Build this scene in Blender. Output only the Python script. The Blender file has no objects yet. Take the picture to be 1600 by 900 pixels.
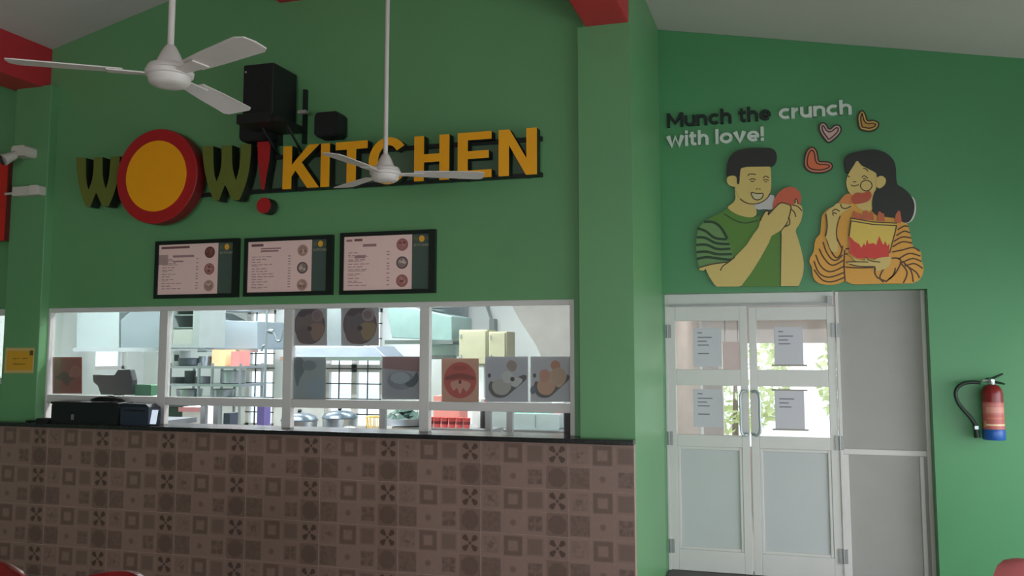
import bpy, bmesh, math, random
from mathutils import Vector, Matrix
random.seed(7)
C = bpy.context.scene.collection
sc = bpy.context.scene

# ------------------------------------------------------------------ camera
F_PX, CX, CY = 1414.0, 800.0, 413.0        # focal length and principal point, pixels of a 1600x900 frame
YAW, PITCH, CAM_H = math.radians(17.2), math.radians(5.5), 1.64
FWD = Vector((-math.sin(YAW)*math.cos(PITCH), math.cos(YAW)*math.cos(PITCH), math.sin(PITCH)))
RGT = Vector((math.cos(YAW), math.sin(YAW), 0.0))
UPV = RGT.cross(FWD)
CAM = Vector((0, 0, CAM_H))
cd = bpy.data.cameras.new('camera'); cam = bpy.data.objects.new('camera', cd); C.objects.link(cam)
cd.sensor_width = 36.0; cd.lens = 36.0*F_PX/1600.0
cd.shift_y = -(450.0-CY)/1600.0
cd.clip_start = 0.05; cd.clip_end = 200
cam.matrix_world = Matrix.Translation(CAM) @ Matrix((RGT, UPV, -FWD)).transposed().to_4x4()
sc.camera = cam

def P(px, py, Y):
    """where the sight line of a photo point meets the plane y = Y: (x, z) in metres"""
    d = FWD + RGT*((px-CX)/F_PX) - UPV*((py-CY)/F_PX)
    k = Y/d.y
    return (d.x*k, CAM_H + d.z*k)
def PX(px, Y): return P(px, 549, Y)[0]

# ------------------------------------------------------------------ light and exposure
w = bpy.data.worlds.new('overcast_sky'); sc.world = w; w.use_nodes = True
nt = w.node_tree; nt.nodes.clear()
wo = nt.nodes.new('ShaderNodeOutputWorld'); bg = nt.nodes.new('ShaderNodeBackground')
tc = nt.nodes.new('ShaderNodeTexCoord'); sx = nt.nodes.new('ShaderNodeSeparateXYZ'); rp = nt.nodes.new('ShaderNodeValToRGB')
nt.links.new(tc.outputs['Generated'], sx.inputs[0]); nt.links.new(sx.outputs['Z'], rp.inputs[0])
rp.color_ramp.elements[0].color = (0.86, 0.92, 1.0, 1); rp.color_ramp.elements[1].color = (0.62, 0.78, 1.0, 1)
nt.links.new(rp.outputs[0], bg.inputs[0]); nt.links.new(bg.outputs[0], wo.inputs[0]); bg.inputs[1].default_value = 2.8
vs = sc.view_settings
sc.display_settings.display_device = 'sRGB'
vs.view_transform = 'Standard'; vs.look = 'None'; vs.gamma = 1.0; vs.use_curve_mapping = False
vs.exposure = 0.0

def area(name, loc, target, sx_, sy_, power, col):
    l = bpy.data.lights.new(name, 'AREA'); l.shape = 'RECTANGLE'; l.size = sx_; l.size_y = sy_; l.energy = power; l.color = col
    o = bpy.data.objects.new(name, l); C.objects.link(o); o.location = loc
    d = Vector(target)-Vector(loc); o.rotation_euler = d.to_track_quat('-Z', 'Y').to_euler()
    return o
DAY = (0.93, 0.97, 1.0)
area('daylight_right_opening', (3.12, 3.0, 1.15), (0.12, 3.0, -1.85), 7.0, 1.7, 128, DAY)     # sky light slants down through the openings
area('daylight_rear_opening', (0.6, -8.9, 1.3), (-0.6, -4.0, -0.9), 5.0, 1.9, 226, DAY)

# ------------------------------------------------------------------ materials
def lin(v):
    v /= 255.0
    return v/12.92 if v <= 0.04045 else ((v+0.055)/1.055)**2.4
def col(r, g, b): return (lin(r), lin(g), lin(b), 1.0)
MATS = {}
def mat(name, rgb, rough=0.6, metal=0.0, vary=0.06, scale=6.0, bump=0.0, spec=0.5, emit=None):
    if name in MATS: return MATS[name]
    m = bpy.data.materials.new(name); m.use_nodes = True; t = m.node_tree; b = t.nodes['Principled BSDF']
    c = col(*rgb)
    n = t.nodes.new('ShaderNodeTexNoise'); n.inputs['Scale'].default_value = scale; n.inputs['Detail'].default_value = 4
    tcn = t.nodes.new('ShaderNodeTexCoord'); t.links.new(tcn.outputs['Object'], n.inputs['Vector'])
    r = t.nodes.new('ShaderNodeValToRGB')
    r.color_ramp.elements[0].position = 0.3; r.color_ramp.elements[1].position = 0.7
    r.color_ramp.elements[0].color = tuple(x*(1-vary) for x in c[:3])+(1,)
    r.color_ramp.elements[1].color = tuple(min(1, x*(1+vary)) for x in c[:3])+(1,)
    t.links.new(n.outputs['Fac'], r.inputs[0]); t.links.new(r.outputs[0], b.inputs['Base Color'])
    b.inputs['Roughness'].default_value = rough; b.inputs['Metallic'].default_value = metal
    b.inputs['Specular IOR Level'].default_value = spec
    if bump:
        bn = t.nodes.new('ShaderNodeBump'); bn.inputs['Strength'].default_value = bump; bn.inputs['Distance'].default_value = 0.004
        n2 = t.nodes.new('ShaderNodeTexNoise'); n2.inputs['Scale'].default_value = 90; t.links.new(tcn.outputs['Object'], n2.inputs['Vector'])
        t.links.new(n2.outputs['Fac'], bn.inputs['Height']); t.links.new(bn.outputs[0], b.inputs['Normal'])
    if emit:
        b.inputs['Emission Color'].default_value = col(*emit[0]); b.inputs['Emission Strength'].default_value = emit[1]
    MATS[name] = m
    return m
def glass_mat(name, tint, haze, gloss_w):
    m = bpy.data.materials.new(name); m.use_nodes = True; t = m.node_tree; t.nodes.clear()
    o = t.nodes.new('ShaderNodeOutputMaterial'); tr = t.nodes.new('ShaderNodeBsdfTransparent'); tr.inputs[0].default_value = col(*tint)
    gl = t.nodes.new('ShaderNodeBsdfGlossy'); gl.inputs['Roughness'].default_value = 0.02
    df = t.nodes.new('ShaderNodeBsdfDiffuse'); df.inputs[0].default_value = (0.8, 0.85, 0.88, 1)
    fr = t.nodes.new('ShaderNodeFresnel'); fr.inputs[0].default_value = 1.45
    mu = t.nodes.new('ShaderNodeMath'); mu.operation = 'MULTIPLY'; mu.inputs[1].default_value = gloss_w; t.links.new(fr.outputs[0], mu.inputs[0])
    nz = t.nodes.new('ShaderNodeTexNoise'); nz.inputs['Scale'].default_value = 3.0
    mh = t.nodes.new('ShaderNodeMath'); mh.operation = 'MULTIPLY'; mh.inputs[1].default_value = haze*2; t.links.new(nz.outputs['Fac'], mh.inputs[0])
    m1 = t.nodes.new('ShaderNodeMixShader'); m2 = t.nodes.new('ShaderNodeMixShader')
    t.links.new(mh.outputs[0], m1.inputs[0]); t.links.new(tr.outputs[0], m1.inputs[1]); t.links.new(df.outputs[0], m1.inputs[2])
    t.links.new(mu.outputs[0], m2.inputs[0]); t.links.new(m1.outputs[0], m2.inputs[1]); t.links.new(gl.outputs[0], m2.inputs[2])
    t.links.new(m2.outputs[0], o.inputs[0]); return m

GREEN = mat('green_wall_paint', (104, 158, 106), 0.42, vary=0.05, scale=1.2, bump=0.05)
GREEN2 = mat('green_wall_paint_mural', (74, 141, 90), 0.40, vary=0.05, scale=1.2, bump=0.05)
WHITE_CEIL = mat('ceiling_white', (196, 190, 184), 0.8, vary=0.04, scale=1.0)
RED_BEAM = mat('red_beam_paint', (192, 44, 54), 0.5, vary=0.06, scale=2)
FLOOR_M = mat('floor_tile_beige', (170, 162, 150), 0.4, vary=0.08, scale=2)
GRANITE = mat('black_granite', (38, 37, 38), 0.25, vary=0.35, scale=60)
GROUT = mat('grout', (172, 150, 140), 0.9, vary=0.08, scale=20)
ALU = mat('white_aluminium', (214, 210, 206), 0.35, vary=0.03, scale=3)
PANEL = mat('door_panel_white', (196, 198, 198), 0.45, vary=0.03, scale=2)
STEEL = mat('brushed_steel', (160, 166, 172), 0.32, 0.85, vary=0.06, scale=8)
CHROME = mat('chrome', (190, 195, 200), 0.18, 0.9, vary=0.03)
BLACK = mat('black_plastic', (20, 22, 22), 0.55, vary=0.1)
BLACKM = mat('black_metal', (22, 26, 24), 0.5, vary=0.1)
NAVY = mat('dark_blue_plastic', (44, 54, 68), 0.5, vary=0.1)
KITCHEN_WALL = mat('kitchen_white_wall', (228, 234, 234), 0.55, vary=0.03)
FANW = mat('fan_off_white', (214, 204, 198), 0.4, vary=0.04)
OLIVE = mat('olive_letter_face', (104, 112, 40), 0.55, vary=0.06)
REDL = mat('red_letter_face', (176, 26, 30), 0.45, vary=0.05)
YELL = mat('amber_letter_face', (252, 172, 14), 0.5, vary=0.04)
AMBER = mat('amber_disc_face', (255, 170, 8), 0.45, vary=0.03)
LETTER_SIDE = mat('letter_side_black', (20, 26, 16), 0.6, vary=0.1)
LETTER_WHITE = mat('white_foam_letter', (206, 212, 202), 0.6, vary=0.03)
LETTER_BLACK = mat('black_foam_letter', (14, 30, 20), 0.6, vary=0.08)
RED_PLASTIC = mat('red_chair_plastic', (132, 30, 32), 0.35, vary=0.05)
PINK_PLASTIC = mat('pinkish_red_chair_plastic', (224, 122, 126), 0.35, vary=0.05)  # one even pinkish red, paler than the other chairs
GLASS = glass_mat('window_glass', (247, 250, 250), 0.03, 0.4)
DOORGLASS = glass_mat('door_glass', (246, 246, 244), 0.06, 0.4)

PRINT = bpy.data.materials.new('printed_colours'); PRINT.use_nodes = True
_t = PRINT.node_tree; _b = _t.nodes['Principled BSDF']; _a = _t.nodes.new('ShaderNodeVertexColor'); _a.layer_name = 'print'
_n = _t.nodes.new('ShaderNodeTexNoise'); _n.inputs['Scale'].default_value = 40
_r = _t.nodes.new('ShaderNodeMapRange'); _r.inputs[3].default_value = 0.92; _r.inputs[4].default_value = 1.08
_m = _t.nodes.new('ShaderNodeVectorMath'); _m.operation = 'SCALE'
_t.links.new(_n.outputs['Fac'], _r.inputs[0]); _t.links.new(_a.outputs[0], _m.inputs[0]); _t.links.new(_r.outputs[0], _m.inputs['Scale'])
_t.links.new(_m.outputs[0], _b.inputs['Base Color']); _b.inputs['Roughness'].default_value = 0.45
PRINT_GLOSS = PRINT.copy(); PRINT_GLOSS.name = 'printed_behind_acrylic'
PRINT_GLOSS.node_tree.nodes['Principled BSDF'].inputs['Roughness'].default_value = 0.12

# ---- patterned wall tile: eight printed squares on each tile
class X:
    t = None
    def __init__(s, k): s.k = k
    @staticmethod
    def op(o, *a):
        n = X.t.nodes.new('ShaderNodeMath'); n.operation = o
        for i, v in enumerate(a):
            if isinstance(v, X): X.t.links.new(v.k, n.inputs[i])
            else: n.inputs[i].default_value = v
        return X(n.outputs[0])
    def __add__(s, o): return X.op('ADD', s, o)
    def __sub__(s, o): return X.op('SUBTRACT', s, o)
    def __rsub__(s, o): return X.op('SUBTRACT', o, s)
    def __mul__(s, o): return X.op('MULTIPLY', s, o)
def xmax(a, b): return X.op('MAXIMUM', a, b)
def xmin(a, b): return X.op('MINIMUM', a, b)
def xabs(a): return X.op('ABSOLUTE', a)
def step(a, e, s=0.06):            # 1 where a < e, soft edge s
    n = X.t.nodes.new('ShaderNodeMapRange'); n.interpolation_type = 'SMOOTHSTEP'
    X.t.links.new(a.k, n.inputs[0]); n.inputs[1].default_value = e-s; n.inputs[2].default_value = e+s
    n.inputs[3].default_value = 1; n.inputs[4].default_value = 0
    return X(n.outputs[0])
def tile_material():
    m = bpy.data.materials.new('patterned_brown_tile'); m.use_nodes = True; t = m.node_tree; X.t = t
    b = t.nodes['Principled BSDF']
    uv = t.nodes.new('ShaderNodeUVMap'); uv.uv_map = 'UVMap'
    sp = t.nodes.new('ShaderNodeSeparateXYZ'); t.links.new(uv.outputs[0], sp.inputs[0])
    u = X(sp.outputs[0])*4.0; v = X(sp.outputs[1])*2.0
    iu = X.op('FLOOR', u); iv = X.op('FLOOR', v)
    fx = (u-iu)*2.0-1.0; fy = (v-iv)*2.0-1.0
    ax, ay = xabs(fx), xabs(fy)
    box = xmax(ax, ay); rad = X.op('SQRT', fx*fx+fy*fy)
    nz = t.nodes.new('ShaderNodeTexNoise'); nz.inputs['Scale'].default_value = 42; nz.inputs['Detail'].default_value = 3
    geo = t.nodes.new('ShaderNodeNewGeometry'); t.links.new(geo.outputs['Position'], nz.inputs['Vector'])
    noise = X(nz.outputs['Fac'])
    mott = step(noise, 0.5, 0.08)
    def cell(i, j): return X.op('COMPARE', iu, float(i), 0.1)*X.op('COMPARE', iv, float(j), 0.1)
    # darkness 0..1 of each square
    floral = step(box, 0.74)*(mott*0.22+0.10) + step(rad, 0.34)*mott*0.3
    ring = step(box, 0.84, 0.08)*0.62*(1.0-step(box, 0.44, 0.10)) + step(box, 0.46)*0.14*mott
    plain = step(box, 0.70, 0.16)*0.48
    dmin = xabs(ax-ay)
    sumxy = ax+ay
    petal = step(dmin - sumxy*0.36, 0.0, 0.06)*step(box, 0.70, 0.05)*step(sumxy, 1.25, 0.08)*(1.0-step(sumxy, 0.36, 0.06))
    # petals: broad outside, pointed inside, round a small eye
    xs = xmax(petal*1.0, step(rad, 0.15)*0.75) + step(box, 0.9)*0.16
    dfl = step(box, 0.86)*(mott*0.2+0.46)
    dot = step(rad, 0.27, 0.1)*0.5
    cross = step(box, 0.64, 0.1)*(mott*0.3+0.42)*(1.0-step(xmin(ax, ay), 0.10)*0.25)
    octo = step(box, 1.02)*0.42 + step(xmax(box, sumxy*0.70), 0.80, 0.05)*0.30
    vals = [(0, 1, floral), (1, 1, ring), (2, 1, plain), (3, 1, xs), (0, 0, dfl), (1, 0, dot), (2, 0, cross), (3, 0, octo)]
    d = None
    for i, j, e in vals:
        k = cell(i, j)*e
        d = k if d is None else d+k
    edge = 1.0-step(box, 0.97, 0.03)
    d = d - edge*mott*0.22
    rp = t.nodes.new('ShaderNodeValToRGB'); cr = rp.color_ramp
    cr.elements[0].position = 0.0; cr.elements[0].color = col(150, 124, 112)
    cr.elements[1].position = 1.0; cr.elements[1].color = col(86, 64, 56)
    e2 = cr.elements.new(0.25); e2.color = col(138, 112, 101)
    dd = d*0.8+0.2+(noise-0.5)*0.12
    t.links.new(dd.k, rp.inputs[0]); t.links.new(rp.outputs[0], b.inputs['Base Color'])
    b.inputs['Roughness'].default_value = 0.42
    return m
TILE = tile_material()

# ------------------------------------------------------------------ mesh building
class MB:
    def __init__(s): s.v = []; s.f = []; s.mi = []; s.c = []; s.sm = []
    def add(s, vs_, fs, mi=0, c=None, smooth=False):
        o = len(s.v); s.v += [tuple(p) for p in vs_]
        for f in fs: s.f.append(tuple(o+i for i in f)); s.mi.append(mi); s.c.append(c); s.sm.append(smooth)
        return s
    def box(s, x0, y0, z0, x1, y1, z1, mi=0, c=None):
        x0, x1 = sorted((x0, x1)); y0, y1 = sorted((y0, y1)); z0, z1 = sorted((z0, z1))
        return s.add([(x0,y0,z0),(x1,y0,z0),(x1,y1,z0),(x0,y1,z0),(x0,y0,z1),(x1,y0,z1),(x1,y1,z1),(x0,y1,z1)],
                     [(0,3,2,1),(4,5,6,7),(0,1,5,4),(1,2,6,5),(2,3,7,6),(3,0,4,7)], mi, c)
    def cbox(s, x0, y0, z0, x1, y1, z1, ch=0.01, mi=0, c=None):
        """box with its four front-to-back edges chamfered"""
        pts = [(x0+ch,z0),(x1-ch,z0),(x1,z0+ch),(x1,z1-ch),(x1-ch,z1),(x0+ch,z1),(x0,z1-ch),(x0,z0+ch)]
        return s.prism(pts, y0, y1, mi=mi, c=c)
    def prism(s, pts, y0, y1, mi=0, mside=None, c=None, cside=None):
        """outline in x,z run from y0 (front) to y1 (back)"""
        n = len(pts); a = sum(pts[i][0]*pts[(i+1)%n][1]-pts[(i+1)%n][0]*pts[i][1] for i in range(n))
        if a < 0: pts = pts[::-1]
        vs_ = [(p[0], y0, p[1]) for p in pts]+[(p[0], y1, p[1]) for p in pts]
        s.add(vs_, [tuple(range(n))], mi, c)
        o = len(s.v)-2*n
        for i in range(n):
            j = (i+1) % n
            s.f.append((o+i, o+n+i, o+n+j, o+j)); s.mi.append(mi if mside is None else mside); s.c.append(cside or c); s.sm.append(False)
        s.f.append(tuple(o+n+i for i in reversed(range(n)))); s.mi.append(mi if mside is None else mside); s.c.append(cside or c); s.sm.append(False)
        return s
    def flat(s, pts, y, c=None, mi=0):
        n = len(pts); a = sum(pts[i][0]*pts[(i+1)%n][1]-pts[(i+1)%n][0]*pts[i][1] for i in range(n))
        if a < 0: pts = pts[::-1]
        return s.add([(p[0], y, p[1]) for p in pts], [tuple(range(n))], mi, c)
    def ribbon(s, pts, y, wd, c=None, closed=False, mi=0):
        n = len(pts); L = []; R = []
        for i in range(n):
            a = pts[i-1] if (i > 0 or closed) else pts[i]; b = pts[(i+1) % n] if (i < n-1 or closed) else pts[i]
            dx, dz = b[0]-a[0], b[1]-a[1]; l = math.hypot(dx, dz) or 1
            nx, nz = -dz/l*wd/2, dx/l*wd/2
            L.append((pts[i][0]+nx, y, pts[i][1]+nz)); R.append((pts[i][0]-nx, y, pts[i][1]-nz))
        m = n if closed else n-1
        return s.add(L+R, [(i, n+i, n+(i+1) % n, (i+1) % n) for i in range(m)], mi, c)
    def tube(s, pts, r, n=10, mi=0, c=None, cap=True):
        pts = [Vector(p) for p in pts]; rs = r if isinstance(r, (list, tuple)) else [r]*len(pts)
        rings = []; up = None
        for i, p in enumerate(pts):
            d = (pts[min(i+1, len(pts)-1)]-pts[max(i-1, 0)]).normalized()
            if up is None:
                up = Vector((0, 0, 1)) if abs(d.z) < 0.9 else Vector((1, 0, 0))
            a = d.cross(up).normalized(); up = a.cross(d).normalized()
            rings.append([p+(a*math.cos(2*math.pi*k/n)+up*math.sin(2*math.pi*k/n))*rs[i] for k in range(n)])
        vs_ = [q for g in rings for q in g]; fs = []
        for i in range(len(pts)-1):
            for k in range(n): fs.append((i*n+k, i*n+(k+1) % n, (i+1)*n+(k+1) % n, (i+1)*n+k))
        if cap: fs += [tuple(reversed(range(n))), tuple((len(pts)-1)*n+k for k in range(n))]
        return s.add(vs_, fs, mi, c, True)
    def lathe(s, prof, cx, cy, n=24, mi=0, c=None):
        """profile of (radius, z) about the vertical through (cx, cy)"""
        vs_ = []; fs = []
        for r, z in prof:
            vs_ += [(cx+r*math.cos(2*math.pi*k/n), cy+r*math.sin(2*math.pi*k/n), z) for k in range(n)]
        for i in range(len(prof)-1):
            for k in range(n): fs.append((i*n+k, i*n+(k+1) % n, (i+1)*n+(k+1) % n, (i+1)*n+k))
        fs += [tuple(reversed(range(n))), tuple((len(prof)-1)*n+k for k in range(n))]
        return s.add(vs_, fs, mi, c, True)
    def xform(s, M): s.v = [tuple(M @ Vector(p)) for p in s.v]; return s

def obj(name, mb, mats, parent=None, bev=0.0, recalc=True, smooth_angle=0.7):
    me = bpy.data.meshes.new(name); me.from_pydata(mb.v, [], mb.f)
    if not isinstance(mats, (list, tuple)): mats = [mats]
    for m in mats: me.materials.append(m)
    for p, mi, sm in zip(me.polygons, mb.mi, mb.sm): p.material_index = mi; p.use_smooth = sm
    if any(c is not None for c in mb.c):
        ca = me.color_attributes.new('print', 'FLOAT_COLOR', 'CORNER')
        for p, c in zip(me.polygons, mb.c):
            cc = col(*(c or (200, 200, 200)))
            for li in p.loop_indices: ca.data[li].color = cc
    if recalc:
        b = bmesh.new(); b.from_mesh(me); bmesh.ops.recalc_face_normals(b, faces=b.faces); b.to_mesh(me); b.free()
    if any(mb.sm): me.set_sharp_from_angle(angle=smooth_angle)
    o = bpy.data.objects.new(name, me); C.objects.link(o)
    if parent: o.parent = parent
    if bev:
        md = o.modifiers.new('edge', 'BEVEL'); md.width = bev; md.segments = 2; md.limit_method = 'ANGLE'; md.angle_limit = 0.8
    return o
def tag(o, label, cat, group=None):
    o['label'] = label; o['category'] = cat
    if group: o['group'] = group
    return o
def empty(name, loc=(0, 0, 0)):
    o = bpy.data.objects.new(name, None); C.objects.link(o); o.location = loc; o.empty_display_size = 0.1; return o
def thing(name, label, cat, group=None, loc=(0, 0, 0)): return tag(empty(name, loc), label, cat, group)
def struct(name, mb, m, **k):
    o = obj(name, mb, m, **k); o['kind'] = 'structure'; return o
def smooth(pts, n=4, closed=True):
    out = []; N = len(pts)
    for i in range(N if closed else N-1):
        g = (lambda k: pts[k % N]) if closed else (lambda k: pts[max(0, min(N-1, k))])
        p0, p1, p2, p3 = g(i-1), g(i), g(i+1), g(i+2)
        for k in range(n):
            t = k/n
            out.append(tuple(0.5*((2*p1[a])+(-p0[a]+p2[a])*t+(2*p0[a]-5*p1[a]+4*p2[a]-p3[a])*t*t+(-p0[a]+3*p1[a]-3*p2[a]+p3[a])*t**3) for a in range(2)))
    if not closed: out.append(tuple(pts[-1]))
    return out
def ellipse(cx, cz, rx, rz, n=24): return [(cx+rx*math.cos(2*math.pi*k/n), cz+rz*math.sin(2*math.pi*k/n)) for k in range(n)]

# ================================================================== SETTING
YC, YK, YW, YM = 5.57, 5.65, 5.68, 6.86      # column face, kitchen wall face, serving window plane, mural wall face
XCR0, XCR1 = PX(906, YC), PX(991, YC)        # right column
XCL0, XCL1 = PX(4, YC), PX(60, YC)           # left column
RIDGE_X, RIDGE_Z = -3.4, 4.60
def ceil_z(x): return RIDGE_Z-0.25*(RIDGE_X-x) if x < RIDGE_X else RIDGE_Z-0.19*(x-RIDGE_X)
XL, XR, YB = -10.0, 3.2, -9.0
YBACK = 9.8                                   # kitchen rear wall

struct('floor', MB().box(XL, YB, -0.12, XR, 10.4, 0.0), FLOOR_M)
g = MB().box(-40, -40, -0.30, 40, 45, -0.14)
struct('trim_10', g, mat('outdoor_ground', (226, 222, 214), 0.9, vary=0.15, scale=0.4))
cb = MB()
for a, b_ in (((XL, RIDGE_X)), ((RIDGE_X, XR))):
    cb.prism([(a, ceil_z(a)), (b_, ceil_z(b_)), (b_, ceil_z(b_)+0.1), (a, ceil_z(a)+0.1)], YB, YM+0.2)
struct('ceiling', cb, WHITE_CEIL)

# serving window opening
WX0, WX1 = PX(72, YW), PX(899, YW)
WZ1 = (P(75, 481, YW)[1]+P(897, 469, YW)[1])/2
CT_Z = P(990, 689, YC-0.12)[1]                # counter top height
struct('wall_kitchen', MB().prism([(XCL0+0.05, WZ1), (XCR0+0.02, WZ1), (XCR0+0.02, ceil_z(XCR0)), (RIDGE_X, RIDGE_Z), (XCL0+0.05, ceil_z(XCL0+0.05))], YK, YK+0.12), GREEN)
# piers that carry the window sides, columns
struct('trim_1', MB().box(WX1, YK, CT_Z-0.02, XCR0+0.02, YK+0.12, WZ1), GREEN)
struct('trim_2', MB().box(XCL1-0.02, YK, CT_Z-0.02, WX0, YK+0.05, WZ1), GREEN)
BEAM_Z = P(950, 38, YC)[1]
struct('trim_3', MB().box(XCR0, YC, 0, XCR1, YC+0.30, BEAM_Z), GREEN)
struct('trim_4', MB().box(XCL0, YC, 0, XCL1, YK+0.03, BEAM_Z), GREEN, bev=0.006)
# side return between kitchen and mural wall
struct('wall_return', MB().prism([(XCR1-0.20, 0), (XCR1, 0), (XCR1, ceil_z(XCR1)), (XCR1-0.20, ceil_z(XCR1-0.2))], YC+0.30, YM+0.15).box(XCR1-0.2, YC, BEAM_Z, XCR1-0.001, YC+0.3, ceil_z(XCR1)), GREEN)
# beams
struct('trim_5', MB().box(XCR0+0.05, YB, BEAM_Z, XCR1-0.01, YC+0.1, ceil_z(XCR1)+0.02), RED_BEAM, bev=0.008)
struct('trim_6', MB().box(XCL0-0.05, YB, BEAM_Z-0.01, P(81, 100, YK)[0], YC+0.1, ceil_z(XCL1)+0.05), RED_BEAM, bev=0.008)
rx0, rx1 = PX(424, YK), PX(475, YK)
struct('trim_7', MB().box(rx0, YB, P(450, 3, YK)[1], rx1, YK+0.02, RIDGE_Z), RED_BEAM)
# mural wall with the doorway
DX0, DX1 = PX(1036, YM), P(1449, 456, YM)[0]
DZ1 = (P(1040, 459, YM)[1]+P(1448, 451, YM)[1])/2
struct('wall_mural', MB().box(DX1, YM, 0, XR, YM+0.25, DZ1).prism([(XCR1-0.01, DZ1), (XR, DZ1), (XR, ceil_z(XR)), (XCR1-0.01, ceil_z(XCR1))], YM, YM+0.25)
       .box(XCR1-0.01, YM, 0, DX0, YM+0.25, DZ1), GREEN2)
# hall side and rear walls: parapet, open band, wall above, posts
def open_wall(name, along, fixed, a0, a1, top, m):
    b = MB(); t = 0.2
    def bx(p0, p1, z0, z1, d=0.0):
        if along == 'y': b.box(fixed, p0, z0, fixed+t, p1, z1)
        else: b.box(p0, fixed, z0, p1, fixed+t, z1)
    bx(a0, a1, 0, 0.1); bx(a0, a1, 2.35, top)
    k = int((a1-a0)/3)
    for i in range(k+1):
        p = a0+(a1-a0-0.3)*i/k; bx(p, p+0.3, 0.1, 2.35)
    struct(name, b, m)
open_wall('wall_right', 'y', XR, YB, YM+0.15, ceil_z(XR)+0.05, GREEN2)
struct('wall_left', MB().box(XL-0.2, YB, 0, XL, YC+0.3, ceil_z(XL)+0.05), GREEN)
b = MB(); b.box(XL, YB-0.2, 0, -2.2, YB, 2.35); b.prism([(XL, 2.35), (XR, 2.35), (XR, ceil_z(XR)), (RIDGE_X, RIDGE_Z), (XL, ceil_z(XL))], YB-0.2, YB)
for i in range(1, 3): p = -2.2+(XR+2.2-0.3)*i/2; b.box(p, YB-0.2, 0, p+0.3, YB, 2.35)
struct('wall_rear', b, GREEN)
# wall left of the left column, with its own window
struct('wall_front_left', MB().prism([(XL, WZ1), (XCL0+0.05, WZ1), (XCL0+0.05, ceil_z(XCL0)), (XL, ceil_z(XL))], YK, YK+0.12).box(XL, YK, 0, XCL0+0.05, YK+0.12, P(4, 600, YK)[1]), GREEN)
wf = MB(); z0_ = P(4, 600, YK)[1]
wf.box(XL, YK+0.02, z0_, XCL0, YK+0.08, z0_+0.05).box(XL, YK+0.02, WZ1-0.05, XCL0, YK+0.08, WZ1)
w2 = struct('window_2', wf, ALU)
obj('pane', MB().box(XL, YK+0.045, z0_+0.05, XCL0, YK+0.05, WZ1-0.05), GLASS, w2)

# kitchen shell
KX0, KX1, KZ = -8.0, XCR1-0.20, 2.9
KWINS = [(PX(384, YBACK), PX(430, YBACK), 0.72, 2.15), (PX(508, YBACK), PX(597, YBACK), 0.72, 2.15)]
b = MB(); xs = KX0-0.15
for x0, x1, z0, z1 in KWINS:
    b.box(xs, YBACK, 0, x0, YBACK+0.15, KZ); b.box(x0, YBACK, 0, x1, YBACK+0.15, z0); b.box(x0, YBACK, z1, x1, YBACK+0.15, KZ); xs = x1
b.box(xs, YBACK, 0, KX1, YBACK+0.15, KZ)
struct('wall_kitchen_rear', b, KITCHEN_WALL)
lw = (8.95, 9.5, 1.42, 2.2)
struct('wall_kitchen_left', MB().box(KX0-0.15, YK+0.12, 0, KX0, lw[0], KZ).box(KX0-0.15, lw[0], 0, KX0, lw[1], lw[2]).box(KX0-0.15, lw[0], lw[3], KX0, lw[1], KZ).box(KX0-0.15, lw[1], 0, KX0, YBACK, KZ), KITCHEN_WALL)
struct('wall_kitchen_right', MB().box(KX1, YM+0.15, 0, KX1+0.2, YBACK+0.15, KZ), KITCHEN_WALL)
struct('trim_8', MB().box(KX1-0.02, YK+0.13, 0, KX1-0.001, YM+0.15, KZ), KITCHEN_WALL)
struct('trim_9', MB().box(KX0-0.15, YK+0.12, KZ, KX1, YBACK+0.15, KZ+0.1), mat('kitchen_ceiling', (232, 236, 236), 0.8))
# rear kitchen windows: frame, grille bars, panes
for wi, (x0, x1, z0, z1) in enumerate(KWINS):
    f = MB(); t = 0.045; y0, y1 = YBACK+0.03, YBACK+0.09
    f.box(x0, y0, z0, x0+t, y1, z1).box(x1-t, y0, z0, x1, y1, z1).box(x0, y0, z0, x1, y1, z0+t).box(x0, y0, z1-t, x1, y1, z1)
    zt = P(550, 575, YBACK)[1]
    f.box(x0+t, y0, zt-0.05, x1-t, y1, zt+0.04)
    if wi == 1: f.box((x0+x1)/2-0.035, y0, z0+t, (x0+x1)/2+0.035, y1, z1-t)
    wo_ = struct('window_%d' % (3+wi), f, ALU)
    nb = 3 if wi else 2
    for k in range(1, nb+1):
        xb = x0+(x1-x0)*k/(nb+1)
        if wi == 1 and k == 2: continue
        obj('grille_bar', MB().box(xb-0.006, YBACK+0.006, z0, xb+0.006, YBACK+0.018, z1), BLACKM, wo_)
    for k in range(1, 8):
        zb = z0+(z1-z0)*k/8
        obj('grille_bar', MB().box(x0, YBACK+0.018, zb-0.006, x1, YBACK+0.03, zb+0.006), BLACKM, wo_)
    obj('pane', MB().box(x0+t, YBACK+0.055, z0+t, x1-t, YBACK+0.06, z1-t), GLASS, wo_)
f = MB(); f.box(KX0-0.1, lw[0], lw[2], KX0-0.05, lw[0]+0.04, lw[3]).box(KX0-0.1, lw[1]-0.04, lw[2], KX0-0.05, lw[1], lw[3]).box(KX0-0.1, lw[0], lw[2], KX0-0.05, lw[1], lw[2]+0.04).box(KX0-0.1, lw[0], lw[3]-0.04, KX0-0.05, lw[1], lw[3])
w5 = struct('window_5', f, ALU)
obj('pane', MB().box(KX0-0.08, lw[0]+0.04, lw[2]+0.04, KX0-0.075, lw[1]-0.04, lw[3]-0.04), GLASS, w5)

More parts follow.
